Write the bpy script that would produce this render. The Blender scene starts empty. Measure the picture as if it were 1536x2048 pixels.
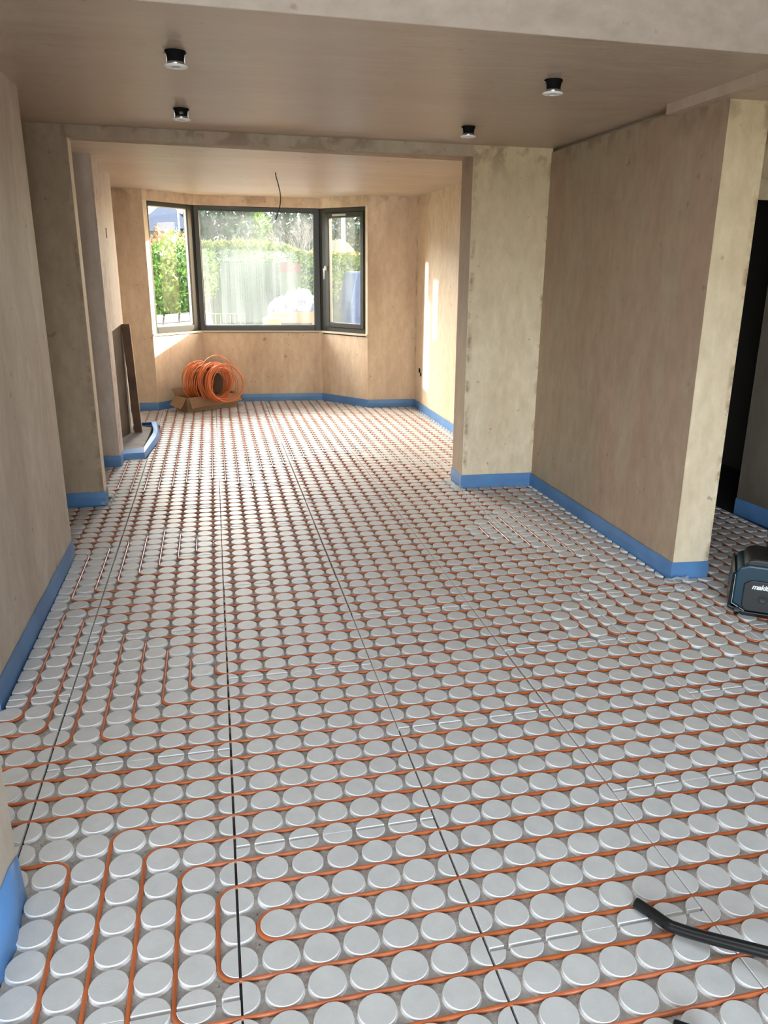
import bpy, bmesh, math, random
from mathutils import Vector, Matrix, noise
random.seed(7)
scene = bpy.context.scene
COL = scene.collection
PI = math.pi

# ------------------------------------------------------------------ camera
cam = bpy.data.cameras.new('camera'); camo = bpy.data.objects.new('camera', cam); COL.objects.link(camo)
CX, CY, CZ = 0.0254, -1.9273, 1.6055
YAW, PITCH, ROLL = map(math.radians, (13.6831, 17.4151, 0.8436))
FPX, PPX, PPY = 1560.96, 811.16, 1028.80
cy_, sy_, cp_, sp_ = math.cos(YAW), math.sin(YAW), math.cos(PITCH), math.sin(PITCH)
fw = Vector((sy_*cp_, cy_*cp_, -sp_)); rt = Vector((cy_, -sy_, 0)); up = rt.cross(fw)
c_, s_ = math.cos(ROLL), math.sin(ROLL)
rt2 = rt*c_ + up*s_; up2 = -rt*s_ + up*c_
camo.matrix_world = Matrix(((rt2.x, up2.x, -fw.x, CX), (rt2.y, up2.y, -fw.y, CY), (rt2.z, up2.z, -fw.z, CZ), (0, 0, 0, 1)))
cam.sensor_fit = 'VERTICAL'; cam.sensor_height = 32.0
cam.lens = FPX/2048*32.0
cam.shift_x = -(PPX-768)/2048; cam.shift_y = (PPY-1024)/2048
cam.clip_start = 0.05; cam.clip_end = 500
scene.camera = camo

# ------------------------------------------------------------------ light
scene.view_settings.view_transform = 'Standard'; scene.view_settings.look = 'None'
scene.view_settings.gamma = 1; scene.view_settings.exposure = 0.0
scene.view_settings.use_curve_mapping = False
W = bpy.data.worlds.new('World'); scene.world = W; W.use_nodes = True
wn = W.node_tree; bg = wn.nodes['Background']
sky = wn.nodes.new('ShaderNodeTexSky'); sky.sky_type = 'NISHITA'; sky.sun_disc = False
SUN_DIR = Vector((-0.927, -0.375, -0.225)).normalized()          # direction the sunlight travels
sky.sun_elevation = math.radians(22); sky.sun_rotation = math.atan2(-SUN_DIR.x, -SUN_DIR.y)
sky.altitude = 50; sky.air_density = 1.0; sky.dust_density = 2.0
hz_ = wn.nodes.new('ShaderNodeMixRGB'); hz_.inputs[0].default_value = .55; hz_.inputs[2].default_value = (.85, .76, .64, 1)   # thin bright cloud
wn.links.new(sky.outputs[0], hz_.inputs[1]); wn.links.new(hz_.outputs[0], bg.inputs[0]); bg.inputs[1].default_value = 2.7
def lamp(name, kind, loc, d, energy, color, **kw):
    l = bpy.data.lights.new(name, kind); l.energy = energy; l.color = color
    for k, v in kw.items(): setattr(l, k, v)
    o = bpy.data.objects.new(name, l); COL.objects.link(o); o.location = loc
    o.rotation_euler = Vector(d).to_track_quat('-Z', 'Y').to_euler(); return o
lamp('sun', 'SUN', (20, 20, 10), SUN_DIR, 20.0, (1, .90, .72), angle=math.radians(.6))
# daylight through the glazed rear opening, then added fill for bay room and near floor
lamp('rear_daylight', 'AREA', (-.8, -5.0, 1.08), (0, 1, 0), 268, (.84, .93, 1), shape='RECTANGLE', size=3.8, size_y=1.95)
lamp('bay_fill', 'AREA', (-2.6, 13.6, 5.0), Vector((1.4, 6.8, 1.2))-Vector((-2.6, 13.6, 5.0)), 6700, (1, .92, .80), shape='RECTANGLE', size=8, size_y=3.6)  # added lamp out of view, brightens the bay room beyond the sky's light
lamp('floor_fill', 'AREA', (.9, -1.3, 2.97), (0, 0, -1), 50, (.72, .87, 1), shape='RECTANGLE', size=2.4, size_y=2.6)  # added fill under the closed ceiling, lifts the near floor
# low sun thrown back by neighbouring window panes, through the left pane onto the right wall
def glint(name, target, thru, energy, w, h):
    t, p = Vector(target), Vector(thru); d = (t-p).normalized(); o = lamp(name, 'AREA', p-d*2.2, d, energy, (1, .93, .76), shape='RECTANGLE', size=w, size_y=h, spread=math.radians(.5)); return o
glint('pane_glint', (2.38, 6.83, .62), (-.40, 7.84, 1.30), 7.0, .32, 1.25)
glint('pane_glint', (2.38, 6.93, 1.42), (-.34, 7.90, 1.95), 1.0, .12, .55)
glint('pane_glint', (2.38, 6.46, 1.18), (-.46, 7.78, 1.70), 1.8, .34, .60)

# ------------------------------------------------------------------ materials
MATS = {}
def mat(name, col, rough=.7, metal=0, spec=.5, bump=0, bscale=60, var=0, vscale=6, vcol=None, **kw):
    if name in MATS: return MATS[name]
    m = bpy.data.materials.new(name); m.use_nodes = True; t = m.node_tree; b = t.nodes['Principled BSDF']
    b.inputs['Base Color'].default_value = (*col, 1); b.inputs['Roughness'].default_value = rough
    b.inputs['Metallic'].default_value = metal; b.inputs['Specular IOR Level'].default_value = spec
    tc = t.nodes.new('ShaderNodeTexCoord')
    if var or vcol:
        n = t.nodes.new('ShaderNodeTexNoise'); n.inputs['Scale'].default_value = vscale; n.inputs['Detail'].default_value = 5
        t.links.new(tc.outputs['Object'], n.inputs['Vector'])
        r = t.nodes.new('ShaderNodeValToRGB'); r.color_ramp.elements[0].position = .35; r.color_ramp.elements[1].position = .68
        v2 = vcol or tuple(c*(1-var) for c in col)
        r.color_ramp.elements[0].color = (*v2, 1); r.color_ramp.elements[1].color = (*col, 1)
        t.links.new(n.outputs['Fac'], r.inputs[0]); t.links.new(r.outputs[0], b.inputs['Base Color'])
    if bump:
        n2 = t.nodes.new('ShaderNodeTexNoise'); n2.inputs['Scale'].default_value = bscale; n2.inputs['Detail'].default_value = 4
        t.links.new(tc.outputs['Object'], n2.inputs['Vector'])
        bn = t.nodes.new('ShaderNodeBump'); bn.inputs['Strength'].default_value = bump; bn.inputs['Distance'].default_value = .01
        t.links.new(n2.outputs['Fac'], bn.inputs['Height']); t.links.new(bn.outputs[0], b.inputs['Normal'])
    for k, v in kw.items(): b.inputs[k].default_value = v
    MATS[name] = m; return m

def plaster(name, c0, c1, c2, stretch=(3.2, 3.2, .7), rough=.55, spec=.35, edge=True, seed=0, top=2.36, stain=1.0, topdark=0, lines=(), bumpk=.12):
    """skimmed plaster: large drying patches, trowel streaks, brown marks at the ceiling line"""
    m = bpy.data.materials.new(name); m.use_nodes = True; t = m.node_tree; N = t.nodes; L = t.links; b = N['Principled BSDF']
    b.inputs['Specular IOR Level'].default_value = spec
    tc = N.new('ShaderNodeTexCoord'); mp = N.new('ShaderNodeMapping'); mp.inputs['Location'].default_value = (seed, seed*1.7, 0)
    L.new(tc.outputs['Object'], mp.inputs[0])
    mp2 = N.new('ShaderNodeMapping'); mp2.inputs['Scale'].default_value = stretch; L.new(mp.outputs[0], mp2.inputs[0])
    n1 = N.new('ShaderNodeTexNoise'); n1.inputs['Scale'].default_value = .75; n1.inputs['Detail'].default_value = 5; n1.inputs['Roughness'].default_value = .55
    L.new(mp2.outputs[0], n1.inputs[0])
    r1 = N.new('ShaderNodeValToRGB'); e = r1.color_ramp.elements; e[0].position = .3; e[0].color = (*c0, 1); e[1].position = .7; e[1].color = (*c2, 1)
    x = e.new(.5); x.color = (*c1, 1); L.new(n1.outputs['Fac'], r1.inputs[0])
    mp3 = N.new('ShaderNodeMapping'); mp3.inputs['Scale'].default_value = tuple((s*2.2 if s > 1 else s*4.5) for s in stretch); L.new(mp.outputs[0], mp3.inputs[0])
    n2 = N.new('ShaderNodeTexNoise'); n2.inputs['Scale'].default_value = 2.2; n2.inputs['Detail'].default_value = 7; n2.inputs['Roughness'].default_value = .65
    L.new(mp3.outputs[0], n2.inputs[0])
    r2 = N.new('ShaderNodeValToRGB'); e = r2.color_ramp.elements; e[0].position = .28; e[0].color = (.78, .75, .70, 1); e[1].position = .70; e[1].color = (1.08, 1.08, 1.08, 1)
    L.new(n2.outputs['Fac'], r2.inputs[0])
    mx = N.new('ShaderNodeMixRGB'); mx.blend_type = 'MULTIPLY'; mx.inputs[0].default_value = .8
    L.new(r1.outputs[0], mx.inputs[1]); L.new(r2.outputs[0], mx.inputs[2])
    # fine dark specks
    n3 = N.new('ShaderNodeTexNoise'); n3.inputs['Scale'].default_value = 14; n3.inputs['Detail'].default_value = 3; L.new(mp.outputs[0], n3.inputs[0])
    r3 = N.new('ShaderNodeValToRGB'); e = r3.color_ramp.elements; e[0].position = .69; e[0].color = (0, 0, 0, 1); e[1].position = .76; e[1].color = (.6, .6, .6, 1)
    L.new(n3.outputs['Fac'], r3.inputs[0])
    mx2 = N.new('ShaderNodeMixRGB'); mx2.inputs[2].default_value = (.22, .15, .09, 1)
    L.new(r3.outputs[0], mx2.inputs[0]); L.new(mx.outputs[0], mx2.inputs[1]); last = mx2
    if topdark:   # darker plaster towards the top
        sz = N.new('ShaderNodeSeparateXYZ'); L.new(tc.outputs['Object'], sz.inputs[0])
        nz = N.new('ShaderNodeMath'); nz.operation = 'MULTIPLY_ADD'; nz.inputs[1].default_value = 1.2; L.new(n1.outputs['Fac'], nz.inputs[0]); L.new(sz.outputs['Z'], nz.inputs[2])
        mz = N.new('ShaderNodeMapRange'); mz.inputs[1].default_value = 1.5; mz.inputs[2].default_value = 2.9; mz.inputs[4].default_value = topdark; L.new(nz.outputs[0], mz.inputs[0])
        md = N.new('ShaderNodeMixRGB'); md.blend_type = 'MULTIPLY'; md.inputs[2].default_value = (.62, .56, .42, 1); L.new(mz.outputs[0], md.inputs[0]); L.new(last.outputs[0], md.inputs[1]); last = md
    for ax, val in lines:   # ragged trowel and filler marks along an inner or outer corner
        sl = N.new('ShaderNodeSeparateXYZ'); L.new(tc.outputs['Object'], sl.inputs[0])
        d1 = N.new('ShaderNodeMath'); d1.operation = 'SUBTRACT'; d1.inputs[1].default_value = val; L.new(sl.outputs[ax], d1.inputs[0])
        d2 = N.new('ShaderNodeMath'); d2.operation = 'ABSOLUTE'; L.new(d1.outputs[0], d2.inputs[0])
        d3 = N.new('ShaderNodeMapRange'); d3.inputs[1].default_value = .026; d3.inputs[2].default_value = .0; L.new(d2.outputs[0], d3.inputs[0])
        n5 = N.new('ShaderNodeTexNoise'); n5.inputs['Scale'].default_value = 8; n5.inputs['Detail'].default_value = 8; n5.inputs['Roughness'].default_value = .7; L.new(mp.outputs[0], n5.inputs[0])
        r5 = N.new('ShaderNodeMapRange'); r5.inputs[1].default_value = .48; r5.inputs[2].default_value = .62; r5.inputs[4].default_value = .85; L.new(n5.outputs['Fac'], r5.inputs[0])
        m5 = N.new('ShaderNodeMath'); m5.operation = 'MULTIPLY'; L.new(d3.outputs[0], m5.inputs[0]); L.new(r5.outputs[0], m5.inputs[1])
        x5 = N.new('ShaderNodeMixRGB'); x5.inputs[2].default_value = (.27, .165, .085, 1); L.new(m5.outputs[0], x5.inputs[0]); L.new(last.outputs[0], x5.inputs[1]); last = x5
    if edge:   # brown blotches close under the ceiling
        sx = N.new('ShaderNodeSeparateXYZ'); L.new(tc.outputs['Object'], sx.inputs[0])
        mr = N.new('ShaderNodeMapRange'); mr.inputs[1].default_value = top-.13; mr.inputs[2].default_value = top+.06
        L.new(sx.outputs['Z'], mr.inputs[0])
        n4 = N.new('ShaderNodeTexNoise'); n4.inputs['Scale'].default_value = 9; n4.inputs['Detail'].default_value = 6; L.new(mp.outputs[0], n4.inputs[0])
        r4 = N.new('ShaderNodeValToRGB'); e = r4.color_ramp.elements; e[0].position = .5; e[0].color = (0, 0, 0, 1); e[1].position = .62; e[1].color = (.75*stain, .75*stain, .75*stain, 1)
        L.new(n4.outputs['Fac'], r4.inputs[0])
        mu = N.new('ShaderNodeMath'); mu.operation = 'MULTIPLY'; L.new(mr.outputs[0], mu.inputs[0]); L.new(r4.outputs[0], mu.inputs[1])
        mx3 = N.new('ShaderNodeMixRGB'); mx3.inputs[2].default_value = (.16, .10, .06, 1)
        L.new(mu.outputs[0], mx3.inputs[0]); L.new(last.outputs[0], mx3.inputs[1]); last = mx3
    L.new(last.outputs[0], b.inputs['Base Color'])
    rr = N.new('ShaderNodeMapRange'); rr.inputs[3].default_value = rough-.12; rr.inputs[4].default_value = rough+.2
    L.new(n2.outputs['Fac'], rr.inputs[0]); L.new(rr.outputs[0], b.inputs['Roughness'])
    bp = N.new('ShaderNodeBump'); bp.inputs['Strength'].default_value = bumpk; bp.inputs['Distance'].default_value = .02
    L.new(n2.outputs['Fac'], bp.inputs['Height']); L.new(bp.outputs[0], b.inputs['Normal'])
    return m
P_pink = plaster('plaster_pink', (.45, .32, .235), (.52, .39, .285), (.57, .46, .34), seed=0)
P_brown = plaster('plaster_brown', (.43, .285, .215), (.44, .345, .25), (.455, .385, .285), seed=5, topdark=.4, top=2.39, lines=(('X', -.80),))
P_cream = plaster('plaster_cream', (.70, .56, .385), (.78, .66, .485), (.83, .73, .565), seed=9, topdark=.9, lines=(('X', 1.845), ('X', 2.388), ('X', 2.607)))
P_grey = plaster('plaster_grey', (.52, .44, .365), (.60, .525, .44), (.69, .62, .535), seed=13, edge=False)
P_cream2 = plaster('plaster_reveal', (.70, .60, .44), (.76, .67, .51), (.80, .72, .57), seed=52, edge=False)
P_bayr = plaster('plaster_bay_right', (.66, .50, .35), (.74, .60, .44), (.80, .69, .54), seed=27, stain=.4)
P_dim = plaster('plaster_dimmed', (.13, .105, .085), (.16, .13, .105), (.19, .16, .13), seed=40, edge=False)  # dark plaster copy, the hall wall's shade is put into its colour
P_up = plaster('plaster_upstand', (.36, .29, .23), (.41, .34, .275), (.46, .39, .32), seed=44, edge=False, stretch=(.8, 2.6, 2.6))
P_bay = plaster('plaster_bay', (.52, .38, .26), (.68, .535, .38), (.78, .65, .49), seed=21, stain=.5, lines=(('X', 2.385),))
P_lilac = plaster('plaster_chimney_face', (.56, .46, .39), (.62, .53, .46), (.68, .60, .52), seed=17, edge=False, lines=(('X', -.79),))
P_ceil = plaster('plaster_ceiling', (.45, .345, .265), (.49, .385, .29), (.52, .425, .325), stretch=(.35, 2.6, 1), rough=.34, spec=.5, seed=3, edge=False, bumpk=.2, lines=(('X', 2.38), ('Y', 3.66)))
P_ceil2 = plaster('plaster_bay_ceiling', (.58, .47, .36), (.63, .52, .40), (.67, .56, .44), stretch=(.35, 2.2, 1), rough=.38, spec=.5, seed=31, edge=False, bumpk=.2)
M_screed = mat('grey_gypsum', (.58, .575, .55), .62, bump=.08, bscale=160, var=.06, vscale=9)
def gypsum():
    m = bpy.data.materials.new('gypsum_panel'); m.use_nodes = True; t = m.node_tree; N = t.nodes; L = t.links; b = N['Principled BSDF']
    b.inputs['Roughness'].default_value = .5; b.inputs['Specular IOR Level'].default_value = .35
    tc = N.new('ShaderNodeTexCoord')
    n = N.new('ShaderNodeTexNoise'); n.inputs['Scale'].default_value = 11; n.inputs['Detail'].default_value = 8; n.inputs['Roughness'].default_value = .7
    L.new(tc.outputs['Object'], n.inputs[0])
    r = N.new('ShaderNodeValToRGB'); e = r.color_ramp.elements; e[0].position = .3; e[0].color = (.50, .50, .49, 1); e[1].position = .7; e[1].color = (.60, .60, .59, 1)
    L.new(n.outputs['Fac'], r.inputs[0])
    v = N.new('ShaderNodeTexNoise'); v.inputs['Scale'].default_value = 290; v.inputs['Detail'].default_value = 1; L.new(tc.outputs['Object'], v.inputs[0])
    r2 = N.new('ShaderNodeValToRGB'); e = r2.color_ramp.elements; e[0].position = .70; e[0].color = (1, 1, 1, 1); e[1].position = .76; e[1].color = (.68, .66, .64, 1)
    L.new(v.outputs['Fac'], r2.inputs[0])
    mx = N.new('ShaderNodeMixRGB'); mx.blend_type = 'MULTIPLY'; mx.inputs[0].default_value = 1
    L.new(r.outputs[0], mx.inputs[1]); L.new(r2.outputs[0], mx.inputs[2]); L.new(mx.outputs[0], b.inputs['Base Color'])
    return m
M_gyp = gypsum()
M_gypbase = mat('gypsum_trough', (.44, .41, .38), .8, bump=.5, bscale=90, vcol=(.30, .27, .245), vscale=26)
M_gypwall = mat('gypsum_lit_edge', (.80, .80, .79), .55)  # stud sides lightened so their rims look like lit highlights
M_sub = mat('dark_subfloor', (.035, .035, .035), .5, bump=.3, bscale=8)
M_pipe = mat('orange_pipe', (.50, .125, .035), .33, spec=.5, var=.2, vscale=3)
M_coil = mat('orange_coil', (.80, .215, .055), .35, var=.25, vscale=4)
M_strip = mat('blue_foam', (.085, .205, .43), .42, spec=.5, bump=.12, bscale=14, vcol=(.11, .26, .52), vscale=5)
M_strip2 = mat('blue_foam_light', (.14, .36, .78), .42, bump=.12, bscale=14)
M_poly = mat('clear_polythene', (.55, .62, .66), .12, spec=.8, Alpha=.35)
M_dpm = mat('dark_membrane', (.02, .035, .035), .15, spec=.8, bump=.6, bscale=18)
M_frame = mat('dark_grey_frame', (.032, .034, .029), .38)
M_seal = mat('black_seal', (.006, .006, .006), .5)
M_steel = mat('steel', (.6, .6, .6), .25, metal=1)
M_silver = mat('silver_plastic', (.55, .55, .55), .3, metal=.6)
M_white = mat('white_rim', (.85, .83, .80), .35)
M_black = mat('black_can', (.003, .003, .003), .8, spec=.15)
M_blackpl = mat('black_plastic', (.006, .008, .009), .24, spec=.5)
M_dkplast = mat('charcoal_plastic', (.018, .020, .022), .5, bump=.1, bscale=300)
M_teal = mat('teal_plastic', (.004, .034, .06), .38)
M_lens = mat('downlight_lens', (.08, .08, .075), .2)
M_text = mat('white_lettering', (.85, .85, .85), .4)
M_card = mat('brown_cardboard', (.36, .225, .12), .75, var=.15, vscale=5)
M_cardin = mat('cardboard_inside', (.25, .15, .075), .85)
M_board = mat('grey_plank', (.115, .09, .066), .75, vcol=(.065, .045, .03), vscale=3.5, bump=.2, bscale=20)
M_board2 = mat('brown_plank', (.19, .11, .06), .7, vcol=(.075, .038, .018), vscale=3, bump=.2, bscale=20)
M_pale = mat('pale_plank_edge', (.55, .42, .28), .7)
M_slab = mat('grey_hearth', (.36, .35, .33), .75, bump=.3, bscale=12, vcol=(.27, .26, .24), vscale=7)
M_cable = mat('black_cable', (.01, .01, .01), .4)
M_sill = mat('cream_window_board', (.62, .53, .40), .6)
M_sootdark = mat('soot_and_dark_fill', (.03, .026, .022), .9)
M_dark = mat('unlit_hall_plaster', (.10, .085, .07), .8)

def glass(name, haze, hcol=(.9, .95, 1)):
    m = bpy.data.materials.new(name); m.use_nodes = True; t = m.node_tree; N = t.nodes; L = t.links
    for n in list(N): N.remove(n)
    out = N.new('ShaderNodeOutputMaterial'); tr = N.new('ShaderNodeBsdfTransparent'); gl = N.new('ShaderNodeBsdfGlossy'); gl.inputs['Roughness'].default_value = .03
    tl = N.new('ShaderNodeBsdfTranslucent'); tl.inputs[0].default_value = (*hcol, 1)
    fr = N.new('ShaderNodeValue'); fr.outputs[0].default_value = .012
    a = N.new('ShaderNodeMixShader'); L.new(tr.outputs[0], a.inputs[1]); L.new(tl.outputs[0], a.inputs[2])
    tc = N.new('ShaderNodeTexCoord'); mp = N.new('ShaderNodeMapping'); mp.inputs['Scale'].default_value = (5, 5, .8); L.new(tc.outputs['Object'], mp.inputs[0])
    ns = N.new('ShaderNodeTexNoise'); ns.inputs['Scale'].default_value = 1.6; ns.inputs['Detail'].default_value = 5; L.new(mp.outputs[0], ns.inputs[0])
    mr = N.new('ShaderNodeMapRange'); mr.inputs[1].default_value = .3; mr.inputs[2].default_value = .75; mr.inputs[3].default_value = haze*.45; mr.inputs[4].default_value = haze*1.5
    L.new(ns.outputs['Fac'], mr.inputs[0]); L.new(mr.outputs[0], a.inputs[0])
    b = N.new('ShaderNodeMixShader'); L.new(fr.outputs[0], b.inputs[0]); L.new(a.outputs[0], b.inputs[1]); L.new(gl.outputs[0], b.inputs[2])
    L.new(b.outputs[0], out.inputs[0]); return m
G_hazy = glass('hazy_glass', .019); G_clear = glass('clear_glass', .002)

# ------------------------------------------------------------------ mesh helpers
class MB:
    def __init__(s): s.v = []; s.f = []; s.m = []
    def add(s, vs, fs, mi=0):
        o = len(s.v); s.v += [tuple(v) for v in vs]
        for f in fs: s.f.append([i+o for i in f]); s.m.append(mi)
        return s
    def box(s, a, b, mi=0):
        x0, y0, z0 = a; x1, y1, z1 = b
        return s.add([(x0, y0, z0), (x1, y0, z0), (x1, y1, z0), (x0, y1, z0), (x0, y0, z1), (x1, y0, z1), (x1, y1, z1), (x0, y1, z1)],
                     [(0, 3, 2, 1), (4, 5, 6, 7), (0, 1, 5, 4), (1, 2, 6, 5), (2, 3, 7, 6), (3, 0, 4, 7)], mi)
    def prism(s, p, z0, z1, mi=0, caps=True):
        n = len(p)
        area = sum(p[i][0]*p[(i+1) % n][1]-p[(i+1) % n][0]*p[i][1] for i in range(n))
        if area < 0: p = p[::-1]
        vs = [(x, y, z0) for x, y in p]+[(x, y, z1) for x, y in p]
        fs = [(i, (i+1) % n, n+(i+1) % n, n+i) for i in range(n)]
        if caps: fs += [tuple(range(n))[::-1], tuple(range(n, 2*n))]
        return s.add(vs, fs, mi)
    def obox(s, o, ax, ay, az, mi=0):
        """box from corner o along three edge vectors"""
        o, ax, ay, az = map(Vector, (o, ax, ay, az))
        vs = [o, o+ax, o+ax+ay, o+ay, o+az, o+ax+az, o+ax+ay+az, o+ay+az]
        return s.add(vs, [(0, 3, 2, 1), (4, 5, 6, 7), (0, 1, 5, 4), (1, 2, 6, 5), (2, 3, 7, 6), (3, 0, 4, 7)], mi)
    def tube(s, pts, r, seg=8, closed=False, mi=0, cap=True):
        pts = [Vector(p) for p in pts]; n = len(pts); o = len(s.v)
        rr = r if isinstance(r, (list, tuple)) else [r]*n
        nrm = None
        for i, p in enumerate(pts):
            a = pts[(i-1) % n] if (i or closed) else p; b = pts[(i+1) % n] if (i < n-1 or closed) else p
            t = (b-a).normalized()
            if nrm is None:
                nrm = t.orthogonal().normalized() if abs(t.z) > .9 else Vector((0, 0, 1)).cross(t).normalized()
            nrm = (nrm - t*nrm.dot(t)).normalized(); bi = t.cross(nrm)
            for k in range(seg):
                an = 2*PI*k/seg; q = p+(nrm*math.cos(an)+bi*math.sin(an))*rr[i]; s.v.append(tuple(q))
        m = n if closed else n-1
        for i in range(m):
            for k in range(seg):
                a = o+i*seg+k; b = o+i*seg+(k+1) % seg; c = o+((i+1) % n)*seg+(k+1) % seg; d = o+((i+1) % n)*seg+k
                s.f.append([a, b, c, d]); s.m.append(mi)
        if cap and not closed:
            s.f.append([o+k for k in range(seg)][::-1]); s.m.append(mi)
            s.f.append([o+(n-1)*seg+k for k in range(seg)]); s.m.append(mi)
        return s
    def lathe(s, prof, seg=32, center=(0, 0, 0), mi=0):
        o = len(s.v); n = len(prof); c = center
        for r, z in prof:
            for k in range(seg):
                a = 2*PI*k/seg; s.v.append((c[0]+r*math.cos(a), c[1]+r*math.sin(a), c[2]+z))
        for i in range(n-1):
            for k in range(seg):
                s.f.append([o+i*seg+k, o+i*seg+(k+1) % seg, o+(i+1)*seg+(k+1) % seg, o+(i+1)*seg+k]); s.m.append(mi)
        return s
def obj(name, mb, mats, parent=None, smooth=False, bevel=0, loc=None, bseg=2):
    me = bpy.data.meshes.new(name); me.from_pydata(mb.v, [], mb.f)
    mats = mats if isinstance(mats, (list, tuple)) else [mats]
    for m in mats: me.materials.append(m)
    me.polygons.foreach_set('material_index', mb.m)
    if smooth: me.polygons.foreach_set('use_smooth', [True]*len(me.polygons))
    me.update()
    bm = bmesh.new(); bm.from_mesh(me); bmesh.ops.recalc_face_normals(bm, faces=bm.faces); bm.to_mesh(me); bm.free()
    o = bpy.data.objects.new(name, me); COL.objects.link(o)
    if parent: o.parent = parent
    if loc is not None: o.location = loc
    if bevel:
        b = o.modifiers.new('bevel', 'BEVEL'); b.width = bevel; b.segments = bseg; b.limit_method = 'ANGLE'; b.angle_limit = .6
    return o
def thing(name, label, cat, loc=(0, 0, 0), rz=0, group=None):
    o = bpy.data.objects.new(name, None); COL.objects.link(o); o.location = loc; o.rotation_euler = (0, 0, rz); o.empty_display_size = .1
    return tag(o, label, cat, group)
def tag(o, label, cat, group=None, kind=None):
    o['label'] = label; o['category'] = cat
    if group: o['group'] = group
    if kind: o['kind'] = kind
    return o
def struct(name, mb, m, **kw):
    o = obj(name, mb, m, **kw); o['kind'] = 'structure'; return o
def at(px, py, Y=None, Z=None):
    """world point seen at a photo pixel, on the plane y=Y or z=Z (used to measure positions)"""
    d = rt2*((px-PPX)/FPX) + up2*(-(py-PPY)/FPX) + fw; c = Vector((CX, CY, CZ))
    t = (Y-c.y)/d.y if Y is not None else (Z-c.z)/d.z
    return c+d*t

# ------------------------------------------------------------------ room shell
CH = 2.425      # main ceiling height above the stud tops
A0, A1, A2, A3 = (-.65, 7.56), (-.13, 8.09), (1.33, 8.02), (1.80, 7.40)
BACKL, BACKR = (-1.25, 7.58), (2.39, 7.36)
struct('floor', MB().box((-5, -5.4, -.12), (6, 9, -.0185)), M_sub)
struct('wall_left', MB().prism([(-1.9, .955), (-.845, .955), (-.835, 2.62), (-1.9, 2.62)], -.05, CH), P_grey)
struct('wall_left_near', MB().prism([(-.80, -.72), (-.625, -.72), (-.555, -.06), (-.80, -.06)], -.05, 3.05), P_grey)
struct('wall_left_recess', MB().box((-1.45, 2.62, -.05), (-1.3, 3.9, CH)), P_brown)
struct('wall_partition_left', MB().prism([(-1.3, 3.69), (-.785, 3.68), (-.785, 3.80), (-1.3, 3.81)], -.05, CH), P_brown)
struct('trim_10', MB().prism([(-.786, 3.679), (-.7838, 3.679), (-.7838, 3.801), (-.786, 3.801)], .07, 2.352), P_cream2)
struct('trim_11', MB().prism([(1.8232, 3.651), (1.8262, 3.651), (1.8262, 3.90), (1.8232, 3.90)], .07, 2.352), P_brown)
struct('wall_partition_right', MB().prism([(1.825, 3.65), (2.40, 3.63), (2.40, 3.89), (1.825, 3.90)], -.05, CH), P_cream)
struct('trim_1', MB().prism([(-.785, 3.68), (1.825, 3.65), (1.825, 3.90), (-.785, 3.80)], 2.352, CH+.02), P_brown)
struct('wall_right_bay', MB().prism([(2.39, 3.75), (2.44, 3.75), (2.44, 7.6), (2.385, 7.6)], -.05, 2.40), P_bayr)
struct('wall_right', MB().prism([(2.402, 1.63), (2.44, 1.645), (2.44, 3.75), (2.39, 3.75)], -.05, 2.40), P_brown)
struct('wall_right_pier', MB().prism([(2.404, 1.626), (2.612, 1.612), (2.62, 1.66), (2.62, 3.0), (2.42, 3.0), (2.42, 1.66)], -.05, 2.392), P_cream)
struct('ceiling', MB().prism([(-1.9, 1.122), (2.45, 1.0885), (2.45, 3.9), (-1.9, 3.9)], CH, CH+.2), P_ceil)
struct('wall_upstand', MB().prism([(-3.2, 1.13), (4.6, 1.07), (4.6, 1.30), (-3.2, 1.30)], CH+.001, 3.25), P_up)
struct('trim_2', MB().box((2.33, 1.11, 2.378), (3.6, 2.055, CH+.01)), P_ceil)
struct('ceiling_bay', MB().prism([(-1.3, 3.78), (2.42, 3.88), (2.42, 8.4), (-1.3, 8.4)], 2.40, 2.6), P_ceil2)
# fireplace breast with its opening
cb = MB()
cb.prism([(-1.25, 4.82), (-.797, 4.815), (-.80, 5.13), (-1.25, 5.13)], -.05, 1.075)
cb.prism([(-1.25, 6.13), (-.823, 6.13), (-.825, 6.25), (-1.25, 6.25)], -.05, 1.075)
cb.prism([(-1.25, 4.82), (-.797, 4.815), (-.825, 6.25), (-1.25, 6.25)], 1.075, 2.40)
struct('wall_chimney_breast', cb, P_lilac)
struct('wall_chimney_recess', MB().box((-1.26, 5.0, -.05), (-1.14, 6.2, 1.1)), M_sootdark)
struct('wall_bay_left', MB().box((-1.4, 3.8, -.05), (-1.25, 7.7, 2.42)), P_dim)  # colour darkened to cut sun bounce onto the back-left wall
def off(p, q, d):
    v = Vector((q[0]-p[0], q[1]-p[1])).normalized(); return Vector((-v.y, v.x))*d
def seg_prism(mb, p, q, d0, d1, z0, z1, mi=0, e0=0, e1=0):
    v = Vector((q[0]-p[0], q[1]-p[1])).normalized(); n = Vector((-v.y, v.x)); P = Vector(p)-v*e0; Q = Vector(q)+v*e1
    return mb.prism([P+n*d0, Q+n*d0, Q+n*d1, P+n*d1], z0, z1, mi)
struct('wall_back_left', seg_prism(MB(), (-1.3, 7.585), A0, 0, .30, -.05, 2.42), P_bay)
struct('wall_back_right', seg_prism(MB(), A3, (2.45, 7.36), 0, .30, -.05, 2.42), P_bay)
SZ0, SZ1 = .862, 2.287     # window opening bottom / top
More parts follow.
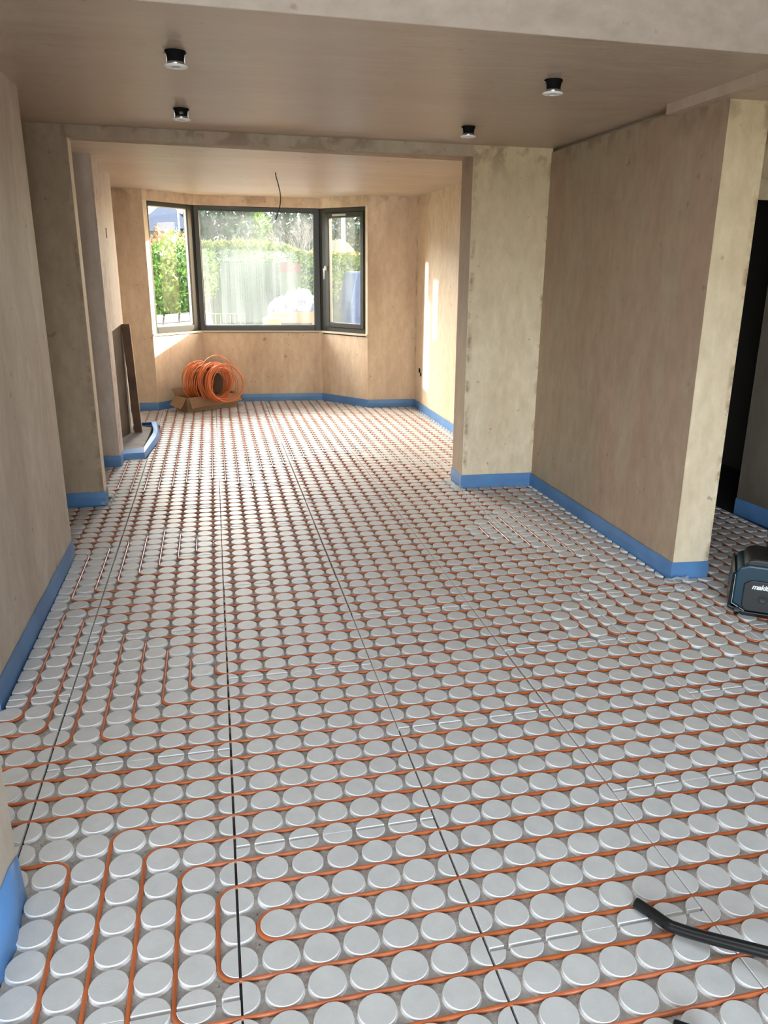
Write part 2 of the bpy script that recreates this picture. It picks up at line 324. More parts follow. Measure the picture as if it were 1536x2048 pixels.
def ring(d):       # bay outline pushed outward by d, mitred
    def off_line(p, q):
        o = off(p, q, d); return Vector(p)+o, Vector(q)+o
    L1, L2, L3 = off_line(A0, A1), off_line(A1, A2), off_line(A2, A3)
    def inter(a, b):
        p, r = a[0], a[1]-a[0]; q, s = b[0], b[1]-b[0]; t = ((q-p).x*s.y-(q-p).y*s.x)/(r.x*s.y-r.y*s.x); return p+r*t
    return [L1[0], inter(L1, L2), inter(L2, L3), L3[1]]
def bay_band(mb, d0, d1, z0, z1, mi=0):
    a, b = ring(d0), ring(d1)
    for i in range(3): mb.prism([a[i], a[i+1], b[i+1], b[i]], z0, z1, mi)
    return mb
struct('wall_bay', bay_band(MB(), 0, .26, -.05, SZ0-.022), P_bay)
struct('wall_bay_header', bay_band(MB(), 0, .26, SZ1, 2.42), P_bay)
struct('trim_3', bay_band(MB(), -.012, .05, SZ0-.020, SZ0), M_sill)
struct('trim_4', bay_band(MB(), .05, .30, SZ0-.020, SZ0-.001), M_frame)
# right hand side: dark hall behind a doorway
hr = MB(); hr.box((2.62, 2.60, 2.075), (3.56, 2.72, 2.40)); struct('wall_hall_lintel', hr, P_cream)
struct('trim_5', MB().box((2.62, 2.575, 2.045), (3.56, 2.60, 2.165)), P_cream)
struct('wall_hall_right', MB().prism([(3.555, 2.68), (3.63, 1.9), (3.90, -.2), (4.6, -.2), (4.6, 2.68)], -.05, 2.40), P_dim)
struct('ceiling_right', MB().box((2.44, 1.12, 2.392), (4.6, 6.0, 2.6)), P_ceil)
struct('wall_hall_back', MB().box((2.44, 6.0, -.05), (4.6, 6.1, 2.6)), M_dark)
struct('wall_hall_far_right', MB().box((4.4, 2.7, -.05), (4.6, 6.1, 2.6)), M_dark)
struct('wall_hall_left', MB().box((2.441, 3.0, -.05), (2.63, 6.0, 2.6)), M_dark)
# rear extension behind the camera with its glazed opening
struct('wall_extension_left', MB().box((-3.4, -5.1, -.05), (-3.2, 1.3, 3.05)), P_grey)
struct('wall_extension_front', MB().box((-3.3, .955, -.05), (-1.9, 1.15, 3.05)), P_grey)
struct('wall_extension_right', MB().box((4.3, -5.1, -.05), (4.5, 2.7, 3.05)), P_pink)
rw = MB(); rw.box((-3.3, -5.1, 2.4), (4.4, -4.95, 3.05)); rw.box((1.3, -5.1, -.05), (4.4, -4.95, 2.4)); rw.box((-3.3, -5.1, -.05), (-3.1, -4.95, 2.4))
struct('wall_extension_rear', rw, P_pink)
rc = MB().box((-3.3, -5.1, 3.0), (4.4, 1.2, 3.2))
struct('ceiling_extension', rc, P_ceil)

# ------------------------------------------------------------------ heating panels
def clip(poly, a, b):
    """keep the part left of the line a->b"""
    out = []; n = len(poly)
    ex, ey = b[0]-a[0], b[1]-a[1]
    def sd(p): return ex*(p[1]-a[1])-ey*(p[0]-a[0])
    for i in range(n):
        p, q = poly[i], poly[(i+1) % n]; dp, dq = sd(p), sd(q)
        if dp >= 0: out.append(p)
        if (dp > 0 > dq) or (dp < 0 < dq):
            t = dp/(dp-dq); out.append((p[0]+(q[0]-p[0])*t, p[1]+(q[1]-p[1])*t))
    return out
def clipc(poly, zone):
    for i in range(len(zone)):
        if len(poly) < 3: return []
        poly = clip(poly, zone[i], zone[(i+1) % len(zone)])
    return poly if len(poly) >= 3 and abs(sum(poly[i][0]*poly[(i+1) % len(poly)][1]-poly[(i+1) % len(poly)][0]*poly[i][1] for i in range(len(poly)))) > 2e-5 else []
def R4(x0, y0, x1, y1): return [(x0, y0), (x1, y0), (x1, y1), (x0, y1)]
ZONES = [R4(-.5475, -2.45, 3.0, -.06), R4(-2.4, -.06, 3.62, .945), R4(-.825, .945, 3.53, 1.60), R4(-.825, 1.60, 2.38, 2.63),
         R4(2.645, 1.60, 3.50, 2.63), R4(-1.28, 2.63, 2.38, 3.635), R4(-.765, 3.635, 1.808, 3.905),
         R4(-1.22, 3.905, 2.372, 4.80), R4(-.785, 4.80, 2.372, 5.03), R4(-.54, 5.03, 2.372, 6.62), [(-.612, 5.03), (-.54, 5.03), (-.54, 5.80)], [(-.54, 6.0), (-.54, 6.62), (-.585, 6.62)], R4(-1.22, 6.62, 2.372, 7.345),
         [(-.64, 7.345), (1.79, 7.345), (1.79, 7.39), (1.32, 7.99), (-.12, 8.07), (-.64, 7.54)], R4(-1.22, 7.345, -.64, 7.55), R4(2.645, 2.63, 3.5, 4.6)]
NS = 26
circ = [(math.cos(2*PI*k/NS), math.sin(2*PI*k/NS)) for k in range(NS)]
TH = .0125
def panel(u0, v0):
    """one 600 x 1000 mm panel, u0/v0 in grid pitches of 0.1 m"""
    jit = random.uniform(-.0020, .0020); x0, x1 = u0*.1+.0034+jit, u0*.1+.6-.0034+jit
    y0, y1 = v0*.1, v0*.1+1.0
    base = R4(x0, y0+.0006, x1, y1-.0006)
    pieces = [c for c in (clipc(base, z) for z in ZONES) if c]
    if not pieces: return None
    mb = MB()
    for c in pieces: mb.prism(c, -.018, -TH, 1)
    for iu in range(7):
        for iv in range(11):
            cx, cy = (u0+iu)*.1, (v0+iv)*.1
            ins = .0004 if iu == 3 else .0055
            rect = R4(x0, y0+(ins if iv == 0 else 0), x1, y1-(ins if iv == 10 else 0)) if iv in (0, 10) else R4(x0, y0, x1, y1)
            full = 0 < iu < 6 and 0 < iv < 10
            poly = [(cx+.0443*a, cy+.0443*b) for a, b in circ]
            z0 = None
            for z in ZONES:
                cc = clipc(poly, z)
                if not cc: continue
                if full and len(cc) == NS and abs(cc[0][0]-poly[0][0]) < 1e-9:
                    inside = all(((z[(i+1) % len(z)][0]-z[i][0])*(p[1]-z[i][1])-(z[(i+1) % len(z)][1]-z[i][1])*(p[0]-z[i][0])) >= -1e-9 for i in range(len(z)) for p in poly)
                    if inside:
                        o = len(mb.v)
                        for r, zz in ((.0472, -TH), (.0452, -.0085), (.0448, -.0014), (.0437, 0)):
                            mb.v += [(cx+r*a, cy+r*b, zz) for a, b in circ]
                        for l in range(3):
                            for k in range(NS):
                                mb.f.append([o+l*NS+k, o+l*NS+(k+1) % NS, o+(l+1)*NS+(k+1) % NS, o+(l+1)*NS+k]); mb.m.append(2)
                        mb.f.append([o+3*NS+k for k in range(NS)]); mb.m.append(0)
                        continue
                cc = clipc(cc, rect)
                if cc:
                    n = len(cc); mx = sum(p[0] for p in cc)/n; my = sum(p[1] for p in cc)/n
                    o = len(mb.v)
                    def grow(k):
                        res = []
                        for p in cc:
                            dx, dy = p[0]-cx, p[1]-cy; d = math.hypot(dx, dy)
                            res.append((cx+dx*k, cy+dy*k) if d > .0425 and abs(k-1) > 0 else p)
                        return res
                    top = [(p[0]+(mx-p[0])*.03, p[1]+(my-p[1])*.03) for p in cc]
                    mb.v += [(x, y, -TH) for x, y in cc]+[(x, y, -.0012) for x, y in cc]+[(x, y, 0) for x, y in top]
                    for l in range(2):
                        for k in range(n):
                            mb.f.append([o+l*n+k, o+l*n+(k+1) % n, o+(l+1)*n+(k+1) % n, o+(l+1)*n+k]); mb.m.append(2)
                    mb.f.append([o+2*n+k for k in range(n)]); mb.m.append(0)
    # little cross ribs in the four-stud corners
    for iu in range(6):
        for iv in range(10):
            cx, cy = (u0+iu+.5)*.1, (v0+iv+.5)*.1
            if any(clipc(R4(cx-.012, cy-.012, cx+.012, cy+.012), z) for z in ZONES):
                for dx, dy in ((1, 1), (1, -1)):
                    l = .010; w = .0012; px, py = -dy, dx
                    q = [(cx-dx*l-px*w, cy-dy*l-py*w), (cx+dx*l-px*w, cy+dy*l-py*w), (cx+dx*l+px*w, cy+dy*l+py*w), (cx-dx*l+px*w, cy-dy*l+py*w)]
                    mb.prism(q, -TH-.001, -TH+.0015, 1)
    return mb
NAMES = {-24: 'leftmost strip through the left opening', -18: 'second strip through the left opening', -12: 'strip beside the left wall', -6: 'strip passing the hearth', 0: 'strip below the large pane',
         6: 'strip towards the narrow right window', 12: 'strip towards the back wall corner', 18: 'strip beside the right wall', 24: 'strip touching the pier', 30: 'strip under the vacuum cleaner', 36: 'strip beyond the vacuum cleaner'}
ORD = ['first from window', 'second from window', 'third from window', 'fourth from window', 'fifth from window', 'sixth from window', 'seventh from window', 'eighth from window', 'ninth from window', 'tenth from window', 'eleventh from window', 'twelfth from window', 'thirteenth from window', 'fourteenth from window']
for si, u0 in enumerate(range(-24, 42, 6)):
    start = 0 if (u0//6) % 2 == 0 else 5
    k = 0
    for v0 in range(80+start, -40, -10):
        mb = panel(u0, v0)
        if mb is None: continue
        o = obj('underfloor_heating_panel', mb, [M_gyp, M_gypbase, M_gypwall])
        tag(o, 'grey studded panel, %s, in the %s' % (ORD[k], NAMES[u0]), 'floor panel', 'studded underfloor heating panels')
        k += 1

# ------------------------------------------------------------------ heating pipes
def rounded(pts, r=.05):
    out = []; P = [Vector((p[0]*.1, p[1]*.1, -.0058)) for p in pts]; n = len(P)
    out.append(P[0])
    for i in range(1, n-1):
        a, b, c = P[i-1], P[i], P[i+1]; d1, d2 = (a-b), (c-b); rr = min(r, d1.length/2, d2.length/2)
        d1.normalize(); d2.normalize(); p0 = b+d1*rr; p1 = b+d2*rr; cen = b+(d1+d2)*rr
        for k in range(9):
            t = k/8; ang = t*PI/2; q = cen+(p0-cen)*math.cos(ang)+(p1-cen)*math.sin(ang); out.append(q)
    out.append(P[-1])
    res = [out[0]]
    for q in out[1:]:
        if (q-res[-1]).length > 1e-5: res.append(q)
    return res
XL, XR = -23.5, 35.0
fg = []      # foreground circuit
fg.append([(35, -2.5), (.5, -2.5), (.5, -3.5), (29.5, -3.5)])
fg.append([(35, -1.5), (-.5, -1.5), (-.5, -4.5), (29.5, -4.5)])
fg.append([(35, -.5), (-1.5, -.5), (-1.5, -5.5), (29.5, -5.5)])
fg.append([(35, .5), (-2.5, .5), (-2.5, -24)]); fg.append([(35, 1.5), (-3.5, 1.5), (-3.5, -24)]); fg.append([(XL, .5), (-4.5, .5), (-4.5, -24)])
for r in (-6.5, -7.5, -8.5, -9.5, -10.5): fg.append([(29.5, r), (-1.5, r)])
for r in (2.5, 3.5, 4.5, 5.5): fg.append([(XL, r), (35, r)])
c2 = []
c2.append([(-.5+16, 11.5), (-.5, 11.5), (-.5, 10.5), (16.5, 10.5), (16.5, 13.5), (-2.5, 13.5), (-2.5, 8.5), (20.5, 8.5), (20.5, 11.5), (18.5, 11.5), (18.5, 15.5), (-4.5, 15.5), (-4.5, 6.5), (35, 6.5)])
c2.append([(15.4, 11.5), (15.5, 11.5), (15.5, 12.5), (-1.5, 12.5), (-1.5, 9.5), (19.5, 9.5), (19.5, 10.5), (17.5, 10.5), (17.5, 14.5), (-3.5, 14.5), (-3.5, 7.5), (21.5, 7.5), (21.5, 12.5), (19.5, 12.5), (19.5, 16.5), (-5.5, 16.5), (-5.5, 6.5), (XL, 6.5)])
c2.append([(XL, 7.5), (-6.5, 7.5), (-6.5, 17.5), (20.5, 17.5), (20.5, 13.5), (22.5, 13.5), (22.5, 7.5), (35, 7.5)])
c2.append([(XL, 8.5), (-7.5, 8.5), (-7.5, 18.5), (21.5, 18.5), (21.5, 14.5), (23.5, 14.5), (23.5, 8.5), (35, 8.5)])
c3 = []
c3.append([(-.5, 27), (-.5, 26.5), (15.5, 26.5), (15.5, 25.5), (-1.5, 25.5), (-1.5, 28.5), (17.5, 28.5), (17.5, 23.5), (-3.5, 23.5), (-3.5, 30.5), (19.5, 30.5), (19.5, 21.5), (-5.5, 21.5), (-5.5, 28.5), (-12.5, 28.5)])
c3.append([(-.5, 27), (-.5, 27.5), (16.5, 27.5), (16.5, 24.5), (-2.5, 24.5), (-2.5, 29.5), (18.5, 29.5), (18.5, 22.5), (-4.5, 22.5), (-4.5, 29.5), (-12.5, 29.5)])
c3.append([(-12.5, 27.5), (-6.5, 27.5), (-6.5, 20.5), (20.5, 20.5), (20.5, 31.5), (-8.5, 31.5), (-8.5, 30.5), (-3.7, 30.5)])
c3.append([(-12.5, 26.5), (-7.5, 26.5), (-7.5, 19.5), (21.5, 19.5), (21.5, 32.5), (-12.5, 32.5)])
c3.append([(-12.5, 33.5), (22.5, 33.5), (22.5, 15.5), (24.5, 15.5), (24.5, 9.5), (35, 9.5)])
c3.append([(-12.5, 34.5), (23.3, 34.5), (23.3, 15.9)]); c3.append([(-12.5, 35.5), (23.5, 35.5)])
def ymax(u):
    x = u*.1
    if x < -.65: return 74.8
    if x < -.13: return (7.56+(x+.65)/.52*.53-.11)*10
    if x < 1.33: return (8.09-.05*(x+.13)-.08)*10
    if x < 1.80: return (8.02-(x-1.33)/.47*.62-.12)*10
    return 73.0
c4 = []
c4.append([(17.4, 36.5), (-7.3, 36.5), (-7.3, 37.5), (17.4, 37.5), (17.4, 38.5), (-7.3, 38.5)])
def U(a, b, r): c4.append([(a, ymax(a)-abs(a-9)*.01), (a, r), (b, r), (b, ymax(b))])
for a, b, r in ((9.5, 10.5, 50.5), (8.5, 11.5, 49.5), (7.5, 12.5, 48.5), (6.5, 13.5, 47.5), (5.5, 14.5, 46.5), (4.5, 15.5, 45.5), (3.5, 16.5, 44.5), (2.5, 17.5, 43.5), (-1.5, -.5, 42.5), (-2.5, .5, 41.5), (-3.5, 1.5, 40.5)): U(a, b, r)
c4.append([(-5.5, ymax(-5.5)), (-5.5, 39.5), (-6.5, 39.5), (-6.5, 50.0)])
c4.append([(-7.5, 50.0), (-7.5, 40.5), (-12, 40.5)]); c4.append([(-8.5, 47.8), (-8.5, 41.5), (-12, 41.5)])
c4.append([(-4.5, ymax(-4.5)), (-4.5, 39.5), (2.5, 39.5), (2.5, 42.5), (15.5, 42.5), (18.5, 42.5), (18.5, 73)])
c4.append([(19.5, 73), (19.5, 41.5), (3.5, 41.5), (3.5, 40.5), (20.5, 40.5), (20.5, 73)])
c4.append([(3.5, 39.6), (21.5, 39.6), (21.5, 73)]); c4.append([(22.5, 41), (22.5, 73)])
c4.append([(-7.5, 66.5), (-7.5, 74.8)]); c4.append([(-6.5, 66.5), (-6.5, ymax(-6.5))])
c5 = [[(25.5, 15.5), (25.5, 10.5), (35, 10.5)], [(26.5, 45.5), (26.5, 11.5), (35, 11.5)], [(27.5, 45.5), (27.5, 12.5), (35, 12.5)], [(28.5, 45.5), (28.5, 13.5), (35, 13.5)]]
for u in (29.5, 30.5, 31.5, 32.5, 33.5, 34.5): c5.append([(u, 45.5), (u, u-15), (35.2, u-15)])
for paths, lab in ((fg, 'orange heating pipe looping through the nearest panels at the bottom of the picture'),
                   (c2, 'orange heating pipe spiral in the middle of the floor beside the left wall end'),
                   (c3, 'orange heating pipe spiral just in front of the partition opening'),
                   (c4, 'orange heating pipe running lengthways in the bay room beyond the opening'),
                   (c5, 'orange heating pipe beside the pier running into the dark hall')):
    mb = MB()
    for p in paths: mb.tube(rounded(p), .0059, 8)
    tag(obj('heating_pipe', mb, M_pipe, smooth=True), lab, 'heating pipe', 'orange underfloor heating pipes')

# ------------------------------------------------------------------ blue edge strips
def strip(pts, lab, h=.09, th=.007, side=1, lean=.0, m=None):
    """foam strip following a wall foot polyline; visible side is to the right of the path when side=1"""
    pts = [Vector(p) for p in pts]; mb = MB(); cols = []
    dense = [pts[0]]
    for a, b in zip(pts, pts[1:]):
        n = max(1, int((b-a).length/.12))
        for k in range(1, n+1): dense.append(a+(b-a)*k/n)
    for i, p in enumerate(dense):
        a = dense[max(0, i-1)]; b = dense[min(len(dense)-1, i+1)]; t = (b-a).normalized(); n = Vector((t.y, -t.x))*side
        w = noise.noise(Vector((p.x*5, p.y*5, 1)))*.003
        cols.append([(p+n*.0005).to_3d()+Vector((0, 0, -.018)), (p+n*th).to_3d()+Vector((0, 0, -.018)), (p+n*(th*.9+w+.002)).to_3d()+Vector((0, 0, h*.55)), (p+n*(th*.7)).to_3d()+Vector((0, 0, h+w)), (p+n*.0005).to_3d()+Vector((0, 0, h+w))])
    for c in cols: mb.v += [tuple(q) for q in c]
    for i in range(len(cols)-1):
        for k in range(5):
            mb.f.append([i*5+k, i*5+(k+1) % 5, (i+1)*5+(k+1) % 5, (i+1)*5+k]); mb.m.append(0)
    mb.f.append([0, 1, 2, 3, 4]); mb.m.append(0); n = (len(cols)-1)*5; mb.f.append([n+4, n+3, n+2, n+1, n]); mb.m.append(0)
    o = obj('edge_strip', mb, m or M_strip, smooth=False)
    return tag(o, lab, 'edge strip', 'blue foam edge strips at the wall feet')
strip([(-1.7, .953), (-.843, .953), (-.833, 2.621)], 'blue foam edge strip along the foot of the left wall', h=.10)
strip([(-1.28, 3.688), (-.783, 3.678), (-.783, 3.80)], 'blue foam edge strip around the left end of the partition opening')
strip([(1.8225, 3.90), (1.8225, 3.648), (2.385, 3.628)], 'blue foam edge strip around the right end of the partition opening', h=.098)
strip([(2.383, 3.62), (2.40, 1.626), (2.613, 1.610), (2.622, 1.68)], 'blue foam edge strip along the right wall and around the pier foot', h=.092)
strip([(-1.22, 4.818), (-.795, 4.813), (-.798, 5.02)], 'blue foam edge strip around the near corner of the chimney breast')
bp = [(-1.2, 7.575)]+[tuple(p) for p in ring(-.002)]+[(2.372, 7.36), (2.38, 3.91)]
strip(bp, 'blue foam edge strip following the bay walls below the window', h=.088)
strip([(3.553, 2.68), (3.628, 1.9), (3.71, 1.2)], 'blue foam edge strip on the shaded hall wall at far right', h=.10, side=1)
# loose blue strip peeling from the near left wall end
mb = MB(); cols = []
prof = [(-.06, .002, .13), (-.12, .010, .14), (-.22, .032, .125), (-.32, .030, .11), (-.42, .016, .11), (-.55, .006, .11), (-.72, .002, .11)]
for y, d, h in prof:
    wx = -.555-.07*(-.06-y)/.66; cols.append([(wx+.0015, y, h-.002), (wx+.0035, y, h), (wx+.007+d, y, -.010), (wx+.003+d, y, -.012)])
for c in cols: mb.v += c
for i in range(len(cols)-1):
    for k in range(4): mb.f.append([i*4+k, i*4+(k+1) % 4, (i+1)*4+(k+1) % 4, (i+1)*4+k]); mb.m.append(0)
mb.f += [[0, 1, 2, 3], [24+3, 24+2, 24+1, 24]]; mb.m += [0, 0]
tag(obj('edge_strip', mb, M_strip2, smooth=True), 'pale blue foam strip bulging from the near left wall end at bottom left', 'edge strip', 'blue foam edge strips at the wall feet')
mb = MB(); n = 12
for i in range(n):
    y = -.14-.05*i
    wx = -.555-.07*(-.06-y)/.66
    for j in range(4): mb.v.append((wx+j/3*(-.550-wx), y, -.0175+random.uniform(0, .006)+(j == 0)*.004))
for i in range(n-1):
    for j in range(3): mb.f.append([i*4+j, i*4+j+1, (i+1)*4+j+1, (i+1)*4+j]); mb.m.append(0)
tag(obj('damp_membrane', mb, M_dpm), 'crinkled dark plastic membrane showing between the bulging blue strip and the panels', 'membrane')
# clear polythene skirts poking out at corners
for (x, y, sx, sy, lab) in ((-.775, 3.665, .07, .04, 'crumpled clear polythene at the foot of the left partition end'), (1.80, 3.64, .06, .05, 'crumpled clear polythene at the foot of the right partition end'), (2.42, 1.585, .12, .03, 'crumpled clear polythene at the foot of the pier')):
    mb = MB(); m_ = 6
    for i in range(m_+1):
        for j in range(m_+1): mb.v.append((x-sx/2+sx*i/m_, y-sy/2+sy*j/m_, .003+random.uniform(0, .022)))
    for i in range(m_):
        for j in range(m_): mb.f.append([i*(m_+1)+j, i*(m_+1)+j+1, (i+1)*(m_+1)+j+1, (i+1)*(m_+1)+j]); mb.m.append(0)
    tag(obj('polythene_scrap', mb, M_poly), lab, 'polythene', 'clear polythene scraps')

# ------------------------------------------------------------------ bay windows
def window(idx, p, q, fl, frr, ft, fb, glassm, sash=False, d0=.035, d1=.105):
    """frame between wall line points p and q (already mitred), profile widths left/right/top/bottom"""
    root = bpy.data.objects.new('window_%d' % idx, None); COL.objects.link(root); root['kind'] = 'structure'
    p, q = Vector(p), Vector(q); v = (q-p); Lw = v.length; v.normalize(); n = Vector((-v.y, v.x))
    def bx(mb, s0, s1, a0, a1, z0, z1, mi=0):
        return mb.prism([p+v*s0+n*a0, p+v*s1+n*a0, p+v*s1+n*a1, p+v*s0+n*a1], z0, z1, mi)
    fr = MB(); z0, z1 = SZ0, SZ1
    def frame(mb, s0, s1, z0, z1, wl, wr, wt, wb, a0, a1):
        bx(mb, s0, s0+wl, a0, a1, z0, z1); bx(mb, s1-wr, s1, a0, a1, z0, z1)
        bx(mb, s0+wl, s1-wr, a0, a1, z1-wt, z1); bx(mb, s0+wl, s1-wr, a0, a1, z0, z0+wb)
    if sash:
        frame(fr, 0, Lw, z0, z1, .062, .052, .05, .052, d0, d1)
        obj('frame', fr, M_frame, root, bevel=.004)
        sh = MB(); frame(sh, .066, Lw-.056, z0+.055, z1-.053, .055, .05, .055, .055, d0-.012, d1-.02)
        so = obj('sash', sh, M_frame, root, bevel=.004)
        se = MB(); frame(se, .118, Lw-.102, z0+.105, z1-.103, .008, .008, .008, .008, d0+.0, d0+.03); obj('seal', se, M_seal, root)
        g = MB(); bx(g, .12, Lw-.105, d0+.03, d0+.036, z0+.108, z1-.106); obj('pane', g, glassm, root)
        h = MB(); c = p+v*.088-n*(-.035+.02+.012)
        hz = 1.60
        h.tube([(c.x, c.y, hz+.035), (c.x, c.y, hz-.02)], .012, 10)
        c2_ = c-n*.03+v*.0
        h.tube([(c.x, c.y, hz), (c2_.x, c2_.y, hz), (c2_.x, c2_.y, hz-.02), (c2_.x, c2_.y, hz-.12)], .008, 8)
        obj('handle', h, M_silver, root, smooth=True)
        vt = MB(); bx(vt, .20, .42, d0-.022, d0-.010, z1-.092, z1-.070); obj('trickle_vent', vt, M_silver, root)
    else:
        frame(fr, 0, Lw, z0, z1, fl, frr, ft, fb, d0, d1); obj('frame', fr, M_frame, root, bevel=.005)
        se = MB(); frame(se, fl-.002, Lw-frr+.002, z0+fb-.002, z1-ft+.002, .010, .010, .010, .010, d0+.018, d0+.05); obj('seal', se, M_seal if idx != 1 else M_white, root)
        g = MB(); bx(g, fl, Lw-frr, d0+.030, d0+.037, z0+fb, z1-ft); obj('pane', g, glassm, root)
    return root
RG = ring(.0)
def along(p, q, d): v = (Vector(q)-Vector(p)).normalized(); return Vector(p)+v*d
WA, WB = along(RG[0], RG[1], .055), along(RG[3], RG[2], .034)
struct('trim_8', MB().prism([RG[0], WA, WA+off(A0, A1, .12), Vector(RG[0])+off(A0, A1, .12)], SZ0, SZ1), P_cream2)
struct('trim_9', MB().prism([WB, RG[3], Vector(RG[3])+off(A2, A3, .12), WB+off(A2, A3, .12)], SZ0, SZ1), P_cream2)
window(1, WA, RG[1], .055, .062, .048, .075, G_clear)
window(2, RG[1], RG[2], .058, .070, .045, .060, G_hazy)
window(3, RG[2], WB, 0, 0, 0, 0, G_hazy, sash=True)
pm = MB()
for i in (1, 2):
    a = Vector(RG[i]); o1 = off(RG[i-1], RG[i], 1)+off(RG[i], RG[i+1], 1); o1.normalize(); c = a+o1*.092
    pm.prism([(c.x+.05*math.cos(k*PI/4), c.y+.05*math.sin(k*PI/4)) for k in range(8)], SZ0, SZ1)
struct('trim_6', pm, M_frame)
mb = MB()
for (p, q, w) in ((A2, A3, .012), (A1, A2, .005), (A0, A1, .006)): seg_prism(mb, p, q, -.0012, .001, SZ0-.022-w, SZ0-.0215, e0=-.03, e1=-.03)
struct('trim_7', mb, M_sootdark)  # thin near-black strip on the wall under the window board

# ------------------------------------------------------------------ hearth and boards
tag(obj('hearth_slab', MB().prism([(-1.13, 5.14), (-.79, 5.14), (-.66, 5.34), (-.64, 6.36), (-.80, 6.45), (-.823, 6.12), (-1.13, 6.12)], -.017, .028), M_slab, bevel=.006), 'grey stone hearth slab in front of the fireplace opening', 'hearth')
mb = MB()
base = [(-.800, 5.05), (-.62, 5.05), (-.555, 5.72), (-.555, 5.95), (-.60, 6.58), (-.66, 6.64), (-.80, 6.60)]
topp = [(-.795, 5.20), (-.64, 5.25), (-.60, 5.80), (-.60, 5.95), (-.655, 6.42), (-.69, 6.46), (-.81, 6.46)]
hz = [.055, .062, .075, .08, .07, .06, .055]
o0 = 0; N_ = len(base)
for i in range(N_):
    b, t = Vector(base[i]), Vector(topp[i]); m_ = b.lerp(t, .25)
    mb.v += [(b.x, b.y, -.0005), (m_.x, m_.y, hz[i]*.75), (t.x, t.y, hz[i]), (t.x*.98+b.x*.02, t.y*.98+b.y*.02, hz[i]-.006), (m_.x-.003, m_.y, hz[i]*.7-.006), (b.x-.004, b.y, .0005)]
for i in range(N_-1):
    for k in range(6): mb.f.append([i*6+k, i*6+(k+1) % 6, (i+1)*6+(k+1) % 6, (i+1)*6+k]); mb.m.append(0)
mb.f += [list(range(6)), [(N_-1)*6+k for k in range(5, -1, -1)]]; mb.m += [0, 0]
tag(obj('edge_strip', mb, M_strip2), 'pale blue foam strip curling loosely around the hearth slab', 'edge strip', 'blue foam edge strips at the wall feet')
bt = thing('timber_board', 'dark brown plank standing upright on the hearth, pale edged, in front of the other', 'plank', (-.76, 6.1, .028))
mb = MB(); mb.add([(-.036, 0, 0), (.036, 0, 0), (.036, .026, 0), (-.036, .026, 0), (-.068, 0, 1.045), (.006, 0, 1.045), (.006, .026, 1.045), (-.068, .026, 1.045)], [(0, 3, 2, 1), (4, 5, 6, 7), (0, 1, 5, 4), (1, 2, 6, 5), (2, 3, 7, 6), (3, 0, 4, 7)])
obj('plank_body', mb, M_board2, bt, bevel=.002)
mb = MB(); mb.add([(.0362, 0, 0), (.0402, 0, 0), (.0402, .026, 0), (.0362, .026, 0), (.0062, 0, 1.045), (.0102, 0, 1.045), (.0102, .026, 1.045), (.0062, .026, 1.045)], [(0, 3, 2, 1), (4, 5, 6, 7), (0, 1, 5, 4), (1, 2, 6, 5), (2, 3, 7, 6), (3, 0, 4, 7)])
e_ = obj('plank_edge', mb, M_pale, bt); e_['label'] = 'pale edge'  # thin pale strip down the plank's right edge
mb = MB(); zb, zt = .028, 1.065
mb.add([(-.905, 5.83, zb), (-.846, 6.075, zb), (-.830, 6.068, zb), (-.889, 5.82, zb), (-.925, 5.83, zt-.06), (-.842, 6.075, zt), (-.826, 6.068, zt), (-.909, 5.82, zt-.06)], [(0, 3, 2, 1), (4, 5, 6, 7), (0, 1, 5, 4), (1, 2, 6, 5), (2, 3, 7, 6), (3, 0, 4, 7)])
tag(obj('timber_board', mb, M_board, bevel=.002), 'grey weathered board with sloping top filling the fireplace opening behind the brown plank', 'plank')

# ------------------------------------------------------------------ cardboard box with coil
BX = thing('cardboard_box', 'open brown cardboard box holding an orange pipe coil beneath the bay window', 'box', (-.03, 7.60, 0))
c0, c1 = Vector((-.32, 7.33)), Vector((.255, 7.70)); ux = (c1-c0).normalized(); uy = Vector((-ux.y, ux.x)); Lb = (c1-c0).length; Wb = .24; Hb = .165
def W3(s, t, z): p = c0+ux*s+uy*t; return (p.x+.03, p.y-7.60, z)
def quad(name, pts, m, th=.004, lab=None):
    pts = [Vector(p) for p in pts]; n = (pts[1]-pts[0]).cross(pts[2]-pts[0]).normalized()*th
    mb = MB().add([*pts, *[p+n for p in pts]], [(0, 3, 2, 1), (4, 5, 6, 7), (0, 1, 5, 4), (1, 2, 6, 5), (2, 3, 7, 6), (3, 0, 4, 7)])
    return obj(name, mb, m, BX)
mb = MB()
for (a, b) in (((0, 0), (Lb, 0)), ((Lb, 0), (Lb, Wb)), ((Lb, Wb), (0, Wb)), ((0, Wb), (0, 0))):
    P0, P1 = Vector(W3(*a, .001)), Vector(W3(*b, .001)); t = (P1-P0).normalized(); n = Vector((-t.y, t.x, 0))*.005
    mb.obox(P0, P1-P0, n, (0, 0, Hb))
mb.add([W3(0, 0, .001), W3(Lb, 0, .001), W3(Lb, Wb, .001), W3(0, Wb, .001)], [(0, 1, 2, 3)])
obj('carton', mb, M_card, BX)
quad('flap', [W3(.03, -.001, Hb), W3(Lb, -.001, Hb), W3(Lb+.03, -.07, Hb-.085), W3(.02, -.075, Hb-.115)], M_card)
quad('flap', [W3(-.001, Wb, Hb), W3(-.001, .01, Hb), W3(-.10, -.02, Hb-.11), W3(-.10, Wb-.02, Hb-.09)], M_card)
quad('flap', [W3(Lb+.001, .01, Hb), W3(Lb+.001, Wb, Hb), W3(Lb+.09, Wb+.01, Hb-.08), W3(Lb+.09, -.03, Hb-.10)], M_card)
